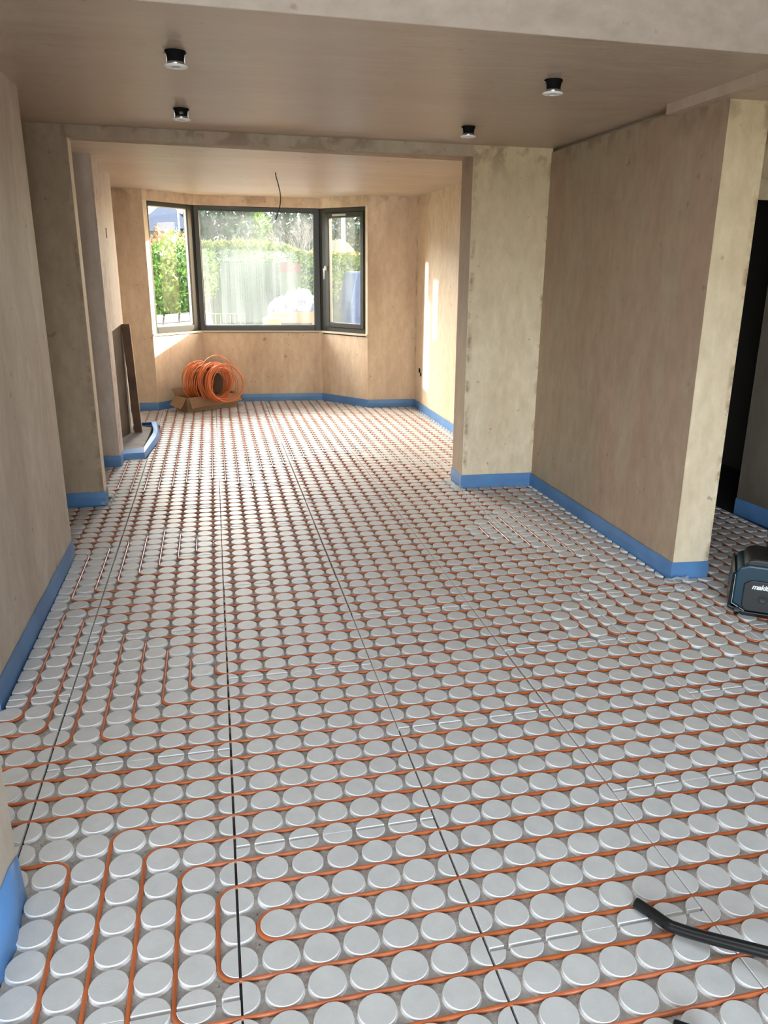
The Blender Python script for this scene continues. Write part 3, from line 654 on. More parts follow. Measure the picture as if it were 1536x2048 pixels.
quad('flap', [W3(Lb, Wb+.001, Hb), W3(0, Wb+.001, Hb), W3(0, Wb+.08, Hb+.07), W3(Lb, Wb+.08, Hb+.07)], M_cardin)
CO = thing('pipe_coil', 'big loose coil of bright orange pipe sitting in the cardboard box', 'pipe coil', (-.05, 7.56, .0))
axd = Vector((.80, -.60, -.02)).normalized(); e1 = Vector((0, 0, 1)); e1 = (e1-axd*e1.dot(axd)).normalized(); e2 = axd.cross(e1)
C0 = Vector((-.185, 7.665, .305)); rnd = random.Random(3)
def toL(p): return (p.x+.05, p.y-7.56, p.z)
pts = []; turns = 40; per = 40
for i in range(turns*per):
    t = i/(turns*per); k = i//per; a = 2*PI*i/per
    layer = 1-abs((t*4) % 2-1)
    R_ = .182+.014*math.sin(k*1.7)+.018*math.sin(k*.9+1)+.012*(k % 3)
    s = -.03+.34*(.5-.5*math.cos(t*PI*3))+.008*math.sin(k*2.3)
    w1, w2 = .006*math.sin(3*a+k), .006*math.cos(2*a+k*.7)
    pts.append(toL(C0+axd*s+e1*(R_+w1)*math.cos(a)+e2*(R_+w2)*math.sin(a)))
mb = MB().tube(pts, .0062, 6); obj('wound_coil', mb, M_coil, CO, smooth=True)
def loop(cx_, R_, tilt, yawl, turnsn, drift, seedv, start=0):
    nrm = Vector((math.sin(yawl)*math.cos(tilt), -math.cos(yawl)*math.cos(tilt), math.sin(tilt))).normalized()
    a1 = Vector((0, 0, 1)); a1 = (a1-nrm*a1.dot(nrm)).normalized(); a2 = nrm.cross(a1); P = []; r_ = random.Random(seedv); ph = r_.random()*6
    n = int(turnsn*44)
    for i in range(n):
        a = start+2*PI*i/44; rr = R_*(1+.04*math.sin(2*a+ph)+.03*math.sin(a*.53+ph)); P.append(toL(Vector(cx_)+a1*rr*math.cos(a)+a2*rr*math.sin(a)+nrm*drift*i/n))
    return P
mb = MB()
mb.tube(loop((.125, 7.36, .325), .205, .05, .25, 2.85, .05, 1, start=2.6), .0062, 6)
mb.tube(loop((.10, 7.40, .31), .185, .1, .5, 1.9, -.05, 2, start=3.0), .0062, 6)
mb.tube(loop((.02, 7.47, .395), .235, -.05, .55, 1.25, .03, 4, start=3.4), .0062, 6)
mb.tube(loop((-.20, 7.56, .335), .225, .0, .75, 1.3, .04, 5, start=3.3), .0062, 6)
mb.tube(loop((-.24, 7.60, .32), .215, .05, .95, 1.3, .02, 6, start=3.0), .0062, 6)
mb.tube(loop((.03, 7.48, .33), .205, .02, .62, 2.2, -.04, 8, start=3.2), .0062, 6)
obj('loose_loops', mb, M_coil, CO, smooth=True)
mb = MB(); cc = C0+axd*.16
mb.tube([toL(C0+axd*.0), toL(C0+axd*.26)], [.125, .125], 24, cap=False); o = obj('coil_inner_shade', mb, mat('core_shadow', (.16, .10, .07), .9), CO, smooth=True)  # dark open tube paints the shaded inside of the coil

# ------------------------------------------------------------------ downlights, cable, back boxes
def downlight(x, y, lab, tilt=0, sticker=False):
    t = thing('downlight', lab, 'downlight', (x, y, CH), 0, 'unfixed downlights hanging from the ceiling')
    mb = MB().lathe([(0, 0), (.041, 0), (.042, -.004), (.037, -.010), (.034, -.030), (.033, -.052), (0, -.052)], 28); obj('can', mb, M_black, t, smooth=True)
    mb = MB().lathe([(.0335, -.040), (.0355, -.041), (.0355, -.052), (.0335, -.053)], 28); obj('collar', mb, M_steel, t, smooth=True)
    mb = MB().lathe([(.020, -.0585), (.030, -.0600), (.0445, -.0575), (.0465, -.0545), (.045, -.052), (.02, -.052), (.020, -.0585)], 36); obj('bezel', mb, M_white, t, smooth=True)
    mb = MB().lathe([(0, -.0545), (.0202, -.0545)], 24); obj('lens', mb, M_lens, t)
    for s in (-1, 1):
        mb = MB().box((s*.034-.002, -.006, -.05), (s*.034+.002, .006, -.004)); mb.tube([(s*.036, 0, -.012), (s*.046, 0, -.006), (s*.040, 0, -.002)], .0016, 6); obj('spring_clip', mb, M_steel, t)
    if sticker:
        mb = MB()
        for i in range(6):
            a = -PI/2-.28+i*.1; b = a+.1
            mb.add([(.0352*math.cos(a), .0352*math.sin(a), -.034), (.0352*math.cos(b), .0352*math.sin(b), -.034), (.0352*math.cos(b), .0352*math.sin(b), -.016), (.0352*math.cos(a), .0352*math.sin(a), -.016)], [(0, 1, 2, 3)])
        s_ = obj('sticker', mb, M_lens, t); s_['label'] = 'small grey label'
    t.rotation_euler = (tilt, 0, 0); return t
downlight(-.062, 1.72, 'black-bodied downlight with white rim, larger and nearer of the left pair')
downlight(-.080, 2.947, 'black-bodied downlight with a small label, farther of the left pair', sticker=True)
downlight(1.569, 1.733, 'black-bodied downlight with shiny collar, nearer of the right pair')
downlight(1.572, 2.983, 'small black-bodied downlight near the partition, farther of the right pair')
pts = [(.629, 5.55, 2.405), (.632, 5.55, 2.37), (.650, 5.55, 2.30), (.665, 5.55, 2.22), (.662, 5.55, 2.15), (.645, 5.55, 2.085), (.615, 5.55, 2.01)]
def smooth_pts(P, n=6):
    P = [Vector(p) for p in P]; out = []
    for i in range(len(P)-1):
        p0, p1, p2, p3 = P[max(0, i-1)], P[i], P[i+1], P[min(len(P)-1, i+2)]
        for k in range(n):
            t = k/n; out.append(.5*((2*p1)+(-p0+p2)*t+(2*p0-5*p1+4*p2-p3)*t*t+(-p0+3*p1-3*p2+p3)*t**3))
    out.append(P[-1]); return out
tag(obj('light_cable', MB().tube(smooth_pts(pts), .0045, 8), M_cable, smooth=True), 'black bare cable hanging from the ceiling in front of the window', 'cable')
tag(obj('back_box', MB().box((-.812, 5.42, 1.825), (-.8083, 5.49, 1.905)), M_sootdark), 'dark empty switch hole high on the chimney breast', 'wall socket hole')
mb = MB(); mb.tube([(2.388, 7.16, .46), (2.378, 7.16, .46)], .028, 14); mb.tube([(2.388, 7.10, .42), (2.378, 7.10, .42)], .022, 14)
tag(obj('back_box', mb, M_black), 'dark cable hole low on the right wall of the bay room', 'wall socket hole')

# ------------------------------------------------------------------ vacuum cleaner and its wand
ang = math.radians(-35)
VC = thing('vacuum_cleaner', 'teal and black cordless vacuum cleaner standing by the pier at the right edge', 'vacuum cleaner', (2.430, 1.160, 0), ang)
def face_prism(mb, pts, y0, y1, mi=0):
    """outline in local x-z, extruded along local y"""
    n = len(pts); vs = [(x, y0, z) for x, z in pts]+[(x, y1, z) for x, z in pts]
    return mb.add(vs, [tuple(range(n)), tuple(range(n, 2*n))[::-1]]+[(i, (i+1) % n, n+(i+1) % n, n+i) for i in range(n)], mi)
body = [(.012, .055), (.075, .022), (.36, .022), (.375, .05), (.375, .235), (.33, .262), (.07, .262), (.028, .245), (.012, .215)]
obj('body', face_prism(MB(), body, 0, .26), M_teal, VC, bevel=.012, bseg=3)
mb = face_prism(MB(), [(-.004, .045), (.012, .040), (.010, .205), (.016, .222), (.008, .232), (.0, .215)], -.012, .27)
face_prism(mb, [(-.004, .046), (-.004, .030), (.07, .0), (.36, .0), (.36, .022), (.075, .022)], -.006, .27)
obj('bumper', mb, M_blackpl, VC, bevel=.005)
obj('top_cover', face_prism(MB(), [(.045, .250), (.33, .250), (.30, .285), (.10, .292), (.065, .282)], .01, .25), M_dkplast, VC, bevel=.012, bseg=3)
obj('front_panel', face_prism(MB(), [(.058, .052), (.078, .028), (.36, .028), (.36, .188), (.088, .188), (.058, .166)], -.010, .01), M_dkplast, VC, bevel=.005)
for x in (.03, .335):
    mb = MB()
    mb.tube([(x, .0, .022), (x+.022, .0, .022)], .022, 20); obj('wheel', mb, M_blackpl, VC, smooth=False)
mb = MB().lathe([(0, .001), (.014, .001), (.018, .004), (.021, .0), (.021, -.004)], 24)
mb.v = [(x+.150, -.0105-z*.6, y+.098) for x, y, z in mb.v]; obj('round_button', mb, M_dkplast, VC, smooth=True)
mb = face_prism(MB(), [(.155, .262), (.19, .262), (.185, .36), (.205, .40), (.165, .40), (.130, .355), (.160, .315)], .05, .09)
face_prism(mb, [(.165, .36), (.34, .36), (.34, .39), (.165, .40)], .05, .09); face_prism(mb, [(.31, .262), (.34, .262), (.34, .37), (.31, .37)], .05, .09)
obj('carry_handle', mb, M_blackpl, VC, bevel=.007)
for pth, nm in (([(.013, .008), (.013, .20)], 'a'), ):
    mb = MB().box((.012, -.0125, .058), (.0145, -.0105, .21)); face_prism(mb, [(.012, .057), (.014, .060), (.075, .028), (.075, .025)], -.0085, -.006)
    s_ = obj('silver_edge', mb, M_silver, VC); s_['label'] = 'silver edge line'  # thin silver line along the body edge and chamfer
cu = bpy.data.curves.new('brand_lettering', 'FONT'); cu.body = 'makita'; cu.size = .035; cu.shear = .25; cu.extrude = .0008; cu.offset = .0011; cu.space_character = .92
lt = bpy.data.objects.new('brand_lettering', cu); COL.objects.link(lt); lt.parent = VC; lt.location = (.094, -.0112, .147); lt.rotation_euler = (PI/2, 0, 0); cu.materials.append(M_text)
deps = bpy.context.evaluated_depsgraph_get()
me = bpy.data.meshes.new_from_object(lt.evaluated_get(deps)); me.materials.clear(); me.materials.append(M_text)
l2 = bpy.data.objects.new('brand_lettering', me); COL.objects.link(l2); l2.parent = VC; l2.location = lt.location; l2.rotation_euler = lt.rotation_euler; l2['label'] = 'white italic brand lettering'
bpy.data.objects.remove(lt)
mb = MB(); mb.box((.205, -.004, .225), (.24, -.001, .231)); obj('badge', mb, M_text, VC)

def pix(px, py, depth):
    d = rt2*((px-PPX)/FPX) + up2*(-(py-PPY)/FPX) + fw; return Vector((CX, CY, CZ))+d*depth
wp = [at(1272, 1806, Z=.016), at(1300, 1824, Z=.018), at(1334, 1848, Z=.022), at(1352, 1856, Z=.024), at(1400, 1871, Z=.032), at(1536, 1906, Z=.06)]
v_ = (wp[-1]-wp[-2]); wp.append(wp[-1]+v_*1.1)
WD = thing('vacuum_wand', 'bent black plastic vacuum tube reaching in from the bottom right corner', 'tube', tuple(wp[0]))
sp = [p-wp[0] for p in smooth_pts(wp, 8)]
mb = MB().tube(sp, .0150, 24, cap=False); obj('tube', mb, M_blackpl, WD, smooth=True)
t0 = (sp[1]-sp[0]).normalized()
mb = MB().tube([sp[0]+t0*.001, sp[0]+t0*.05], .0125, 24, cap=False); mb.tube([sp[0]+t0*.045, sp[0]+t0*.05], .0125, 24); obj('bore', mb, M_blackpl, WD, smooth=False)
end = wp[-1]-wp[0]
hp = smooth_pts([end, end+v_*.35, end+v_*.6+Vector((.06, -.02, -.02)), Vector((end.x+.40, end.y+.02, -wp[0].z+.02)), Vector((end.x+.80, end.y+.4, -wp[0].z+.02))], 8)
mb = MB(); n = len(hp)*3; hp2 = smooth_pts(hp, 4)
mb.tube(hp2, [.0155+.0018*(i % 2) for i in range(len(hp2))], 16); obj('hose', mb, M_blackpl, WD)
q = at(1347, 2034, Z=.03)
hd = thing('floor_nozzle', 'corner of a black flat nozzle at the bottom edge of the picture', 'nozzle', (q.x, q.y, 0))
hd.rotation_euler = (0, 0, -.62)
mb = MB().box((0, -.24, .0), (.075, .0, .03)); obj('head', mb, M_blackpl, hd, bevel=.006)
mb = MB().tube([(.037, -.16, .03), (.037, -.30, .07)], .018, 14); obj('neck', mb, M_blackpl, hd, smooth=True)

# ------------------------------------------------------------------ outside
M_grass = mat('lawn', (0.096, 0.150, 0.030), .9, vcol=(0.048, 0.084, 0.018), vscale=2)
M_pave = mat('pale_paving', (0.210, 0.200, 0.185), .8, var=.2, vscale=1.5)
M_leafg = mat('green_leaf', (0.124, 0.260, 0.025), .45, vcol=(0.037, 0.124, 0.012), vscale=6)
M_leafd = mat('dark_green_leaf', (0.038, 0.098, 0.022), .5, vcol=(0.015, 0.045, 0.011), vscale=5)
M_leafh = mat('hedge_leaf', (.24, .37, .045), .5, vcol=(.10, .20, .03), vscale=5)
M_leafy = mat('yellow_leaf', (0.450, 0.330, 0.036), .5, vcol=(0.210, 0.252, 0.024), vscale=4)
M_leafo = mat('copper_leaf', (0.372, 0.156, 0.060), .5, vcol=(0.450, 0.252, 0.072), vscale=3)
M_twig = mat('bare_twig', (0.198, 0.162, 0.120), .8)
M_trunk = mat('bark', (.10, .075, .05), .9)
M_slate = mat('slate_roof', (0.059, 0.073, 0.101), .6, bump=.4, bscale=6, var=.3, vscale=5)
M_brick = mat('brick', (0.204, 0.096, 0.060), .85, var=.3, vscale=12)
M_render = mat('cream_render', (0.420, 0.348, 0.216), .85)
M_wall = mat('white_render', (0.375, 0.365, 0.350), .85)
M_fence = mat('weathered_fence', (0.13, 0.15, 0.07), .85, var=.3, vscale=4)
M_bag = mat('white_bag', (.30, .32, .36), .4, bump=1, bscale=9, vcol=(.17, .19, .24), vscale=5)
M_wood = mat('pallet_wood', (0.275, 0.187, 0.099), .8, var=.25, vscale=5)
M_yel = mat('yellow_plastic', (0.595, 0.329, 0.014), .5)
M_bluev = mat('blue_car_paint', (.022, .05, .11), .3)
M_flag = mat('grey_flagstone', (0.07, 0.07, 0.078), .7, var=.15, vscale=2)
def leaves(mb, cen, rad, n, size, seed, shell=.55, mi=0, up_bias=.3):
    r = random.Random(seed); cx, cy, cz = cen; rx, ry, rz = rad
    for _ in range(n):
        while True:
            x, y, z = r.uniform(-1, 1), r.uniform(-1, 1), r.uniform(-1, 1); d = math.sqrt(x*x+y*y+z*z)
            if .01 < d < 1: break
        k = (shell+(1-shell)*r.random())/d*(.86+.28*noise.noise(Vector((x*2+seed, y*2, z*2))))
        p = Vector((cx+x*k*rx, cy+y*k*ry, cz+z*k*rz)); a = Vector((r.uniform(-1, 1), r.uniform(-1, 1), r.uniform(-.4, 1)+up_bias)).normalized(); b = a.orthogonal().normalized()
        b.rotate(Matrix.Rotation(r.random()*6.28, 3, a)); s = size*r.uniform(.6, 1.3); c = a.cross(b)
        mb.add([p-b*s*.28, p+a*s*.5+c*s*.06, p+b*s*.28, p+a*s], [(0, 1, 3), (1, 2, 3)] if False else [(0, 1, 2), (0, 2, 3)][:1]+[(0, 2, 3)], mi)
def boxleaves(mb, x0, x1, y0, y1, z0, top, n, size, seed, mi=0):
    r = random.Random(seed)
    for _ in range(n):
        x = r.uniform(x0, x1); zt = top(x); f = r.random()
        if f < .62: y = y0+r.uniform(-.08, .1); z = r.uniform(z0, zt)
        else: y = r.uniform(y0, y1); z = zt+r.uniform(-.12, .05)
        p = Vector((x, y, z)); a = Vector((r.uniform(-1, 1), r.uniform(-1, .3), r.uniform(-.3, 1))).normalized(); b = a.orthogonal().normalized(); b.rotate(Matrix.Rotation(r.random()*6.28, 3, a)); s = size*r.uniform(.6, 1.3)
        mb.add([p-b*s*.3, p+b*s*.3, p+a*s], [(0, 1, 2)], mi)
GZ = -.35
struct('ground_garden', MB().box((-30, 8.45, GZ-.2), (45, 80, GZ)), M_grass)
tag(obj('driveway', MB().box((-1.2, 9.2, GZ), (8.5, 16.8, GZ+.002)), M_pave), 'pale paved front drive outside the bay window', 'driveway')
def bush(name, lab, cen, rad, n, size, m, seed, tr=True, cat='bush', grp=None):
    t = thing(name, lab, cat, (cen[0], cen[1], GZ), 0, grp)
    mb = MB(); leaves(mb, (0, 0, cen[2]-GZ), rad, n, size, seed); obj('foliage', mb, m, t)
    mb = MB(); mb.tube([(0, 0, 0), (.03, 0, (cen[2]-GZ)*.5), (0, .02, cen[2]-GZ)], [.05, .04, .02], 8)
    for k in range(5):
        a = k*1.26; mb.tube([(0, 0, (cen[2]-GZ)*.4), (rad[0]*.5*math.cos(a), rad[1]*.5*math.sin(a), cen[2]-GZ+rad[2]*.4)], [.025, .01], 6)
    obj('trunk', mb, M_trunk, t); return t
# seen through the left pane
pL = at(345, 560, Y=12.9); bush('laurel_bush', 'bright green laurel bush seen through the left window pane', (pL.x, 12.9, pL.z-.1), (.62, .5, .95), 4200, .095, M_leafg, 11)
pO = at(335, 480, Y=16.2); bush('copper_shrub', 'copper and yellow leaved shrub above the laurel in the left pane', (pO.x, 16.2, pO.z-.52), (.70, .6, .85), 2600, .10, M_leafo, 12)
pY = at(352, 520, Y=14.3); bush('golden_shrub', 'golden yellow shrub between the copper shrub and the laurel', (pY.x, 14.3, pY.z-.25), (.52, .42, .55), 1700, .085, M_leafy, 13)
pT = at(406, 550, Y=17.6); bush('clipped_shrub', 'round green and gold clipped shrub at the left side of the big pane', (pT.x, 17.6, pT.z), (.44, .44, .68), 2000, .085, M_leafh, 14)
pD = at(376, 560, Y=18.6); bush('dark_bush', 'dark evergreen bush behind the laurel', (pD.x, 18.9, pD.z-.1), (.5, .35, .9), 1300, .10, M_leafd, 15)
# sloped flagstone store roof low in the left pane
q0, q1, q2, q3 = at(322, 629, Y=12.3), at(392, 622, Y=12.5), at(400, 662, Y=10.9), at(318, 668, Y=10.7)
st = thing('flagstone_canopy', 'sloping grey flagstone slabs with dark joints low outside the left window', 'slab roof', tuple(q3))
def bil(s, t): return (q3.lerp(q2, s)).lerp(q0.lerp(q1, s), t)
for i in range(4):
    for j in range(2):
        g = .045; s0, s1 = -.35+i*.42+g, -.35+(i+1)*.42-g*.2; t0_, t1_ = j*.5+.02, (j+1)*.5-.02
        c4_ = [bil(s0, t0_)-q3, bil(s1, t0_)-q3, bil(s1, t1_)-q3, bil(s0, t1_)-q3]
        mb = MB().add([*c4_, *[c-Vector((0, 0, .04)) for c in c4_]], [(0, 1, 2, 3), (7, 6, 5, 4), (0, 4, 5, 1), (1, 5, 6, 2), (2, 6, 7, 3), (3, 7, 4, 0)]); obj('flagstone', mb, M_flag, st)
c4_ = [bil(-.4, -.02)-q3-Vector((0, 0, .045)), bil(1.4, -.02)-q3-Vector((0, 0, .045)), bil(1.4, 1.02)-q3-Vector((0, 0, .045)), bil(-.4, 1.02)-q3-Vector((0, 0, .045))]
mb = MB().add([*c4_, *[Vector((c.x, c.y, GZ-q3.z)) for c in c4_]], [(0, 1, 2, 3), (7, 6, 5, 4), (0, 4, 5, 1), (1, 5, 6, 2), (2, 6, 7, 3), (3, 7, 4, 0)]); obj('plinth', mb, M_trunk, st)
# hedge and fence in the big pane
HY = 19.5
hx0, hx1 = at(395, 490, Y=HY).x, at(740, 490, Y=HY).x
def htop(x):
    px = 395+(x-hx0)/(hx1-hx0)*345
    base = at(400, 489, Y=HY).z
    if px < 565: return base+.04*math.sin(px*.03)+.02
    if px < 610: return base-(px-565)/45*.24
    return base-.25
t = thing('hedge', 'long clipped green hedge with golden top across the road', 'hedge', ((hx0+hx1)/2, HY, GZ))
def shift(mb, o): mb.v = [(x-o[0], y-o[1], z-o[2]) for x, y, z in mb.v]; return mb
mb = MB(); boxleaves(mb, hx0-.5, hx1+.5, HY, HY+.9, .75, htop, 9000, .10, 5); obj('foliage', shift(mb, t.location), M_leafh, t)
mb = MB(); boxleaves(mb, hx0-.5, hx1+.5, HY+.0, HY+.7, 1.99, lambda x: htop(x)+.03, 1500, .10, 6); mb2 = MB()
for i in range(0, len(mb.v), 3):
    if mb.v[i][2] > htop(mb.v[i][0])-.07: mb2.add(mb.v[i:i+3], [(0, 1, 2)])
o = obj('backlit_top_leaves', shift(mb2, t.location), M_leafy, t); o['label'] = 'golden backlit top leaves'  # yellow leaves put the backlit glow into the hedge top's colour
mb = MB(); mb.prism([(hx0-.5, HY+.15), (hx1+.5, HY+.15), (hx1+.5, HY+.8), (hx0-.5, HY+.8)], GZ, 1.75); obj('inner_branches', shift(mb, t.location), M_leafd, t)
fx0, fx1 = at(420, 560, Y=HY-.4).x, at(548, 560, Y=HY-.4).x
fz0, fz1 = GZ, at(480, 527, Y=HY-.4).z
t = thing('garden_fence', 'weathered timber fence panels below the hedge', 'fence', ((fx0+fx1)/2, HY-.35, GZ))
n = 26; mb = MB()
for i in range(n):
    a = fx0+(fx1-fx0)*i/n; mb.box((a-t.location.x, -.01, 0), (a+(fx1-fx0)/n*.86-t.location.x, .01, fz1-GZ))
obj('board_panel', mb, M_fence, t)
for i in range(4):
    a = fx0+(fx1-fx0)*i/3-t.location.x; obj('post', MB().box((a-.04, -.05, 0), (a+.04, .05, fz1-GZ+.06)), M_fence, t)
obj('top_rail', MB().box((fx0-t.location.x, -.04, fz1-GZ-.02), (fx1-t.location.x, .04, fz1-GZ+.02)), M_fence, t)
w0, w1 = at(560, 560, Y=HY-1).x, at(602, 560, Y=HY-1).x
wz = at(560, 526, Y=HY-1).z
t = thing('garden_wall', 'short brick wall with fence boards in front of the hedge', 'wall', ((w0+w1)/2, HY-1, GZ))
obj('brickwork', MB().box(((w0-w1)/2, 0, (wz-GZ)-.22), ((w1-w0)/2, .22, wz-GZ)), M_brick, t); obj('boards', MB().box(((w0-w1)/2, .02, 0), ((w1-w0)/2, .2, wz-GZ-.22)), M_fence, t)
# trees and houses behind
def tree(lab, px, py, Y, rad, n, size, m, seed):
    c = at(px, py, Y=Y); return bush('garden_tree', lab, (c.x, Y, c.z), rad, n, size, m, seed, cat='tree', grp='trees behind the hedge')
tree('yellow-green tree just above the hedge, middle of the big pane', 492, 455, 28, (1.0, .9, 1.05), 1500, .2, M_leafh, 21)
tree('broad dark tree at the upper left of the big pane', 440, 445, 25.0, (1.2, .9, 1.3), 1800, .24, M_leafd, 22)
tree('tall dark evergreen behind the narrow right window', 715, 470, 32, (1.5, 1.2, 2.3), 1900, .24, M_leafd, 23)
tree('distant dark evergreen filling the upper right of the big pane', 596, 452, 33, (1.5, 1.2, 1.7), 1800, .26, M_leafd, 24)
c = at(600, 470, Y=24)
t = thing('bare_tree', 'bare twiggy tree rising above the hedge at right', 'tree', (c.x, 24, GZ))
mb = MB(); r = random.Random(9)
def branch(p, d, l, rad, dep):
    q = p+d*l; mb.tube([p, p+d*l*.5+Vector((r.uniform(-.03, .03), 0, 0)), q], [rad, rad*.8, rad*.6], 5)
    if dep:
        for _ in range(4):
            nd = (d+Vector((r.uniform(-.8, .8), r.uniform(-.6, .6), r.uniform(-.1, .6)))).normalized(); branch(q-d*l*r.uniform(0, .4), nd, l*.68, rad*.5, dep-1)
branch(Vector((0, 0, 0)), Vector((0, 0, 1)), 1.9, .06, 0)
for _ in range(6): branch(Vector((0, 0, 1.8)), Vector((r.uniform(-.8, .8), r.uniform(-.5, .5), 1)).normalized(), .75, .03, 3)
obj('branches', mb, M_twig, t)
def gable(lab, px0, px1, pyr, pye, Y, wm, rm, depth=7, ridge_along_x=False, wins=0, ridge=None):
    a, b = at(px0, pye, Y=Y), at(px1, pye, Y=Y); zr = at((px0+px1)/2, pyr, Y=Y).z; ze = a.z; w = b.x-a.x
    t = thing('house', lab, 'house', ((a.x+b.x)/2, Y, GZ), 0, 'houses across the road'); H = ze-GZ; Rz = zr-GZ; h = w/2; e = .25
    if ridge_along_x:
        obj('walls', MB().box((-h, 0, 0), (h, depth, H)), wm, t)
        mb = MB().add([(-h-e, -.3, H), (h+e, -.3, H), (h-.6, depth/2, Rz), (-h+.6, depth/2, Rz), (-h-e, depth+.3, H), (h+e, depth+.3, H)], [(0, 1, 2, 3), (3, 2, 5, 4), (0, 3, 4), (1, 5, 2), (0, 4, 5, 1)])
    else:
        mbw = MB(); face_prism(mbw, [(-h, 0), (h, 0), (h, H), (0, Rz), (-h, H)], 0, depth); obj('walls', mbw, wm, t)
        mb = MB(); face_prism(mb, [(-h-.2, H-.15), (-h-.2, H), (0, Rz+.15), (h+.2, H), (h+.2, H-.15), (0, Rz)], -.2, depth+.2)
    obj('roof', mb, rm, t)
    for i in range(wins):
        x = -h+w*(i+.7)/(wins+.4); f = obj('window', MB().box((x-.35, -.05, H-1.3), (x+.35, 0, H-.4)), M_white, t); obj('pane', MB().box((x-.3, -.06, H-1.25), (x+.3, -.05, H-.45)), M_slate, f)
    return t
gable('house with blue-grey slate roof seen through the left window pane', 276, 378, 399, 462, 30, M_wall, M_slate, ridge_along_x=True, wins=2)
gable('cream gabled house at the top middle of the big pane', 470, 551, 400, 462, 33, M_render, M_slate)
gable('brick house partly hidden by evergreens in the narrow right pane', 640, 740, 420, 470, 38, M_brick, M_slate, ridge_along_x=True, wins=3)
gp = at(697, 505, Y=25); t = thing('garage', 'small cream gable end seen in the narrow right window pane', 'outbuilding', (gp.x, 25, GZ))
face = MB(); face_prism(face, [(-.28, 0), (.25, 0), (.25, gp.z-GZ), (0, gp.z-GZ+.30), (-.28, gp.z-GZ+.42)], 0, 3); obj('walls', face, M_render, t)
# lamp post and thin posts
for (px, Y, lab, r_, top_) in ((354, 24, 'thin grey street pole in the left pane', .025, 395), (686, 21, 'pale street pole in the narrow right pane', .06, 405)):
    b = at(px, top_, Y=Y); t = thing('street_pole', lab, 'pole', (b.x, Y, GZ), 0, 'street poles'); obj('shaft', MB().tube([(0, 0, 0), (0, 0, b.z-GZ)], r_, 10), M_white, t, smooth=True); obj('cap', MB().box((-.1, -.05, b.z-GZ), (.1, .05, b.z-GZ+.05)), M_silver, t)
# skip bags, pallets and crate on the drive
def blob(name, lab, cen, rad, m, seed, top=.5, cat='bag', grp=None):
    bm = bmesh.new(); bmesh.ops.create_icosphere(bm, subdivisions=4, radius=1)
    for v in bm.verts:
        n1 = noise.noise(v.co*2.1+Vector((seed, 0, 0))); n2 = noise.turbulence(v.co*3.6+Vector((0, seed, 0)), 3, True)
        v.co *= 1+.45*n1+.24*n2; v.co.z = max(v.co.z, -.55)
        v.co = Vector((v.co.x*rad[0], v.co.y*rad[1], (v.co.z+.55)*rad[2]))
    me = bpy.data.meshes.new(name); bm.to_mesh(me); bm.free(); me.materials.append(m); o = bpy.data.objects.new(name, me); COL.objects.link(o); o.location = cen
    return tag(o, lab, cat, grp)
Yb = 12.2
def gx(px): return at(px, 620, Y=Yb).x
crate_z = GZ+.02
t = thing('timber_crate', 'open timber crate heaped with white bags on the drive', 'crate', (gx(590), Yb, crate_z)); topz = at(590, 618, Y=Yb).z-crate_z; hw = (gx(640)-gx(545))/2
for i in range(5):
    z = i*topz/5
    obj('slat', MB().box((-hw, -.02, z+.01), (hw, 0, z+topz/5*.82)), M_wood, t)
obj('side_panel', MB().box((-hw, 0, 0), (-hw+.03, .8, topz)), M_wood, t); obj('side_panel', MB().box((hw-.03, 0, 0), (hw, .8, topz)), M_wood, t); obj('back_panel', MB().box((-hw, .77, 0), (hw, .8, topz)), M_wood, t); obj('base_board', MB().box((-hw+.03, 0, 0), (hw-.03, .77, .03)), M_wood, t)
bags = [(565, .30, .33, 0, 'white plastic bag slumped at the left of the timber crate'), (590, .34, .42, 1, 'largest white plastic bag on top of the timber crate'), (612, .30, .5, 2, 'pointed white plastic bag standing high at the right of the crate'), (632, .28, .34, 3, 'bluish white plastic bag at the far right of the crate')]
for px, r_, h_, sd, lab in bags: blob('plastic_bag', lab, (gx(px), Yb+.35, crate_z+topz-.12), (r_*.55, r_*.7, h_*.55), M_bag, sd*3.1+1, grp='white plastic bags outside')
for px, r_, h_, sd, lab, dy in ((522, .30, .36, 5, 'crumpled white bag on the drive left of the crate', -.1), (545, .22, .55, 6, 'tall folded white bag between the crate and the loose bags', .25)):
    blob('plastic_bag', lab, (gx(px), Yb+dy, crate_z+(.42 if sd == 5 else .5)), (r_*.6, r_*.8, h_*.7), M_bag, sd*2.3, grp='white plastic bags outside')
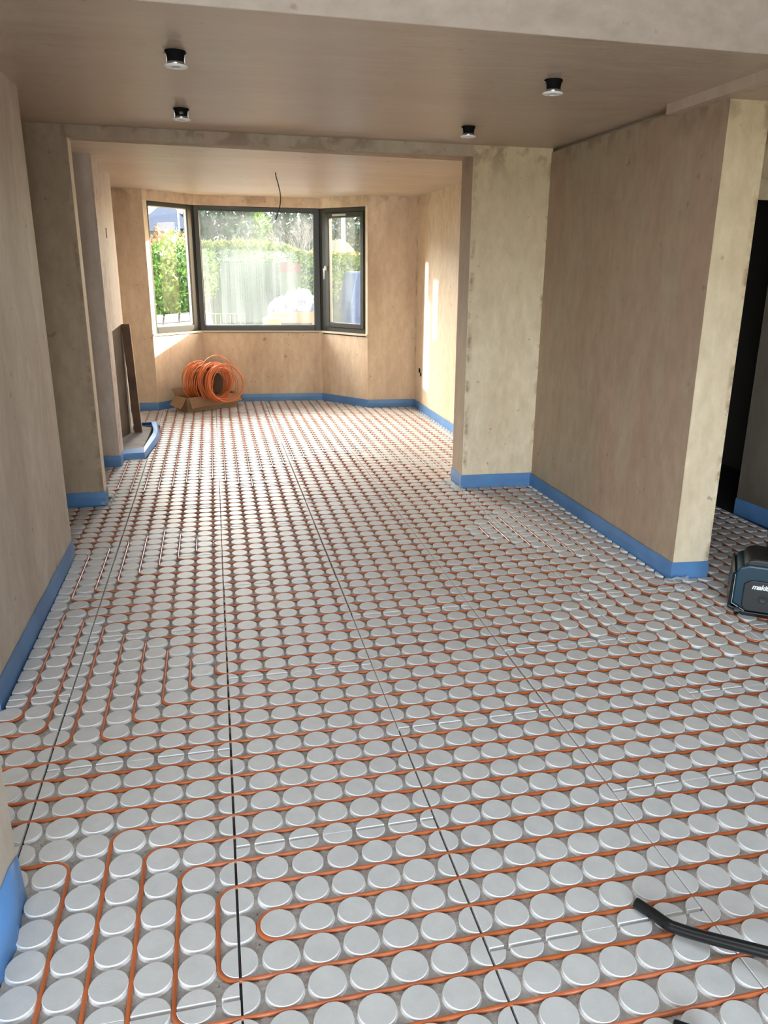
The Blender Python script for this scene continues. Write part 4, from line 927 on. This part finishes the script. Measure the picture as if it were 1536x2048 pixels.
obj_ = tag(obj('rubble_pile', shift(MB().box((gx(500), Yb-.15, crate_z), (gx(556), Yb+.6, crate_z+.62)), (0, 0, 0)), M_bag, bevel=.08, bseg=4), 'pale wrapped pallet load under the loose white bags', 'pallet load')
tag(obj('yellow_tub', MB().prism([(gx(524), Yb-.7), (gx(554), Yb-.7), (gx(556), Yb-.3), (gx(522), Yb-.3)], crate_z, at(540, 637, Y=Yb-.7).z), M_yel, bevel=.03, bseg=3), 'yellow plastic tub low in front of the bags', 'tub')
blob('plastic_bag', 'white rubble sack seen low in the narrow right window', (at(700, 650, Y=11.2).x, 11.2, GZ+.02), (.36, .3, .62), M_bag, 31.0, grp='white plastic bags outside')
# blue van in the narrow right pane
vx = at(717, 545, Y=17).x; t = thing('parked_van', 'blue vehicle partly visible in the narrow right window pane', 'van', (vx+1.2, 17, GZ), 0)
mbv = MB(); face_prism(mbv, [(-1.35, .35), (2.9, .35), (2.95, 1.0), (2.4, 1.15), (1.8, 1.85), (-1.25, 1.9), (-1.38, 1.2)], 0, 1.8); obj('bodywork', mbv, M_bluev, t, bevel=.06, bseg=3)
obj('side_window', MB().box((.3, -.01, 1.25), (1.6, 0, 1.72)), M_slate, t)
for x in (-.7, 2.1): mb = MB().tube([(x, -.03, .33), (x, .2, .33)], .33, 24); obj('wheel', mb, M_black, t)
# railing by the drive
t = thing('garden_railing', 'low pale railing outside at the bottom left of the big pane', 'railing', (at(450, 650, Y=11.6).x, 11.6, GZ))
x0_, x1_ = at(412, 650, Y=11.6).x-t.location.x, at(490, 650, Y=11.6).x-t.location.x; zt_ = at(450, 628, Y=11.6).z-GZ
for i in range(9): obj('bar', MB().tube([(x0_+(x1_-x0_)*i/8, 0, 0), (x0_+(x1_-x0_)*i/8, 0, zt_)], .008, 6), M_fence, t)
obj('rail', MB().tube([(x0_, 0, zt_), (x1_, 0, zt_)], .012, 6), M_fence, t); obj('rail', MB().tube([(x0_, 0, zt_*.3), (x1_, 0, zt_*.3)], .012, 6), M_fence, t)
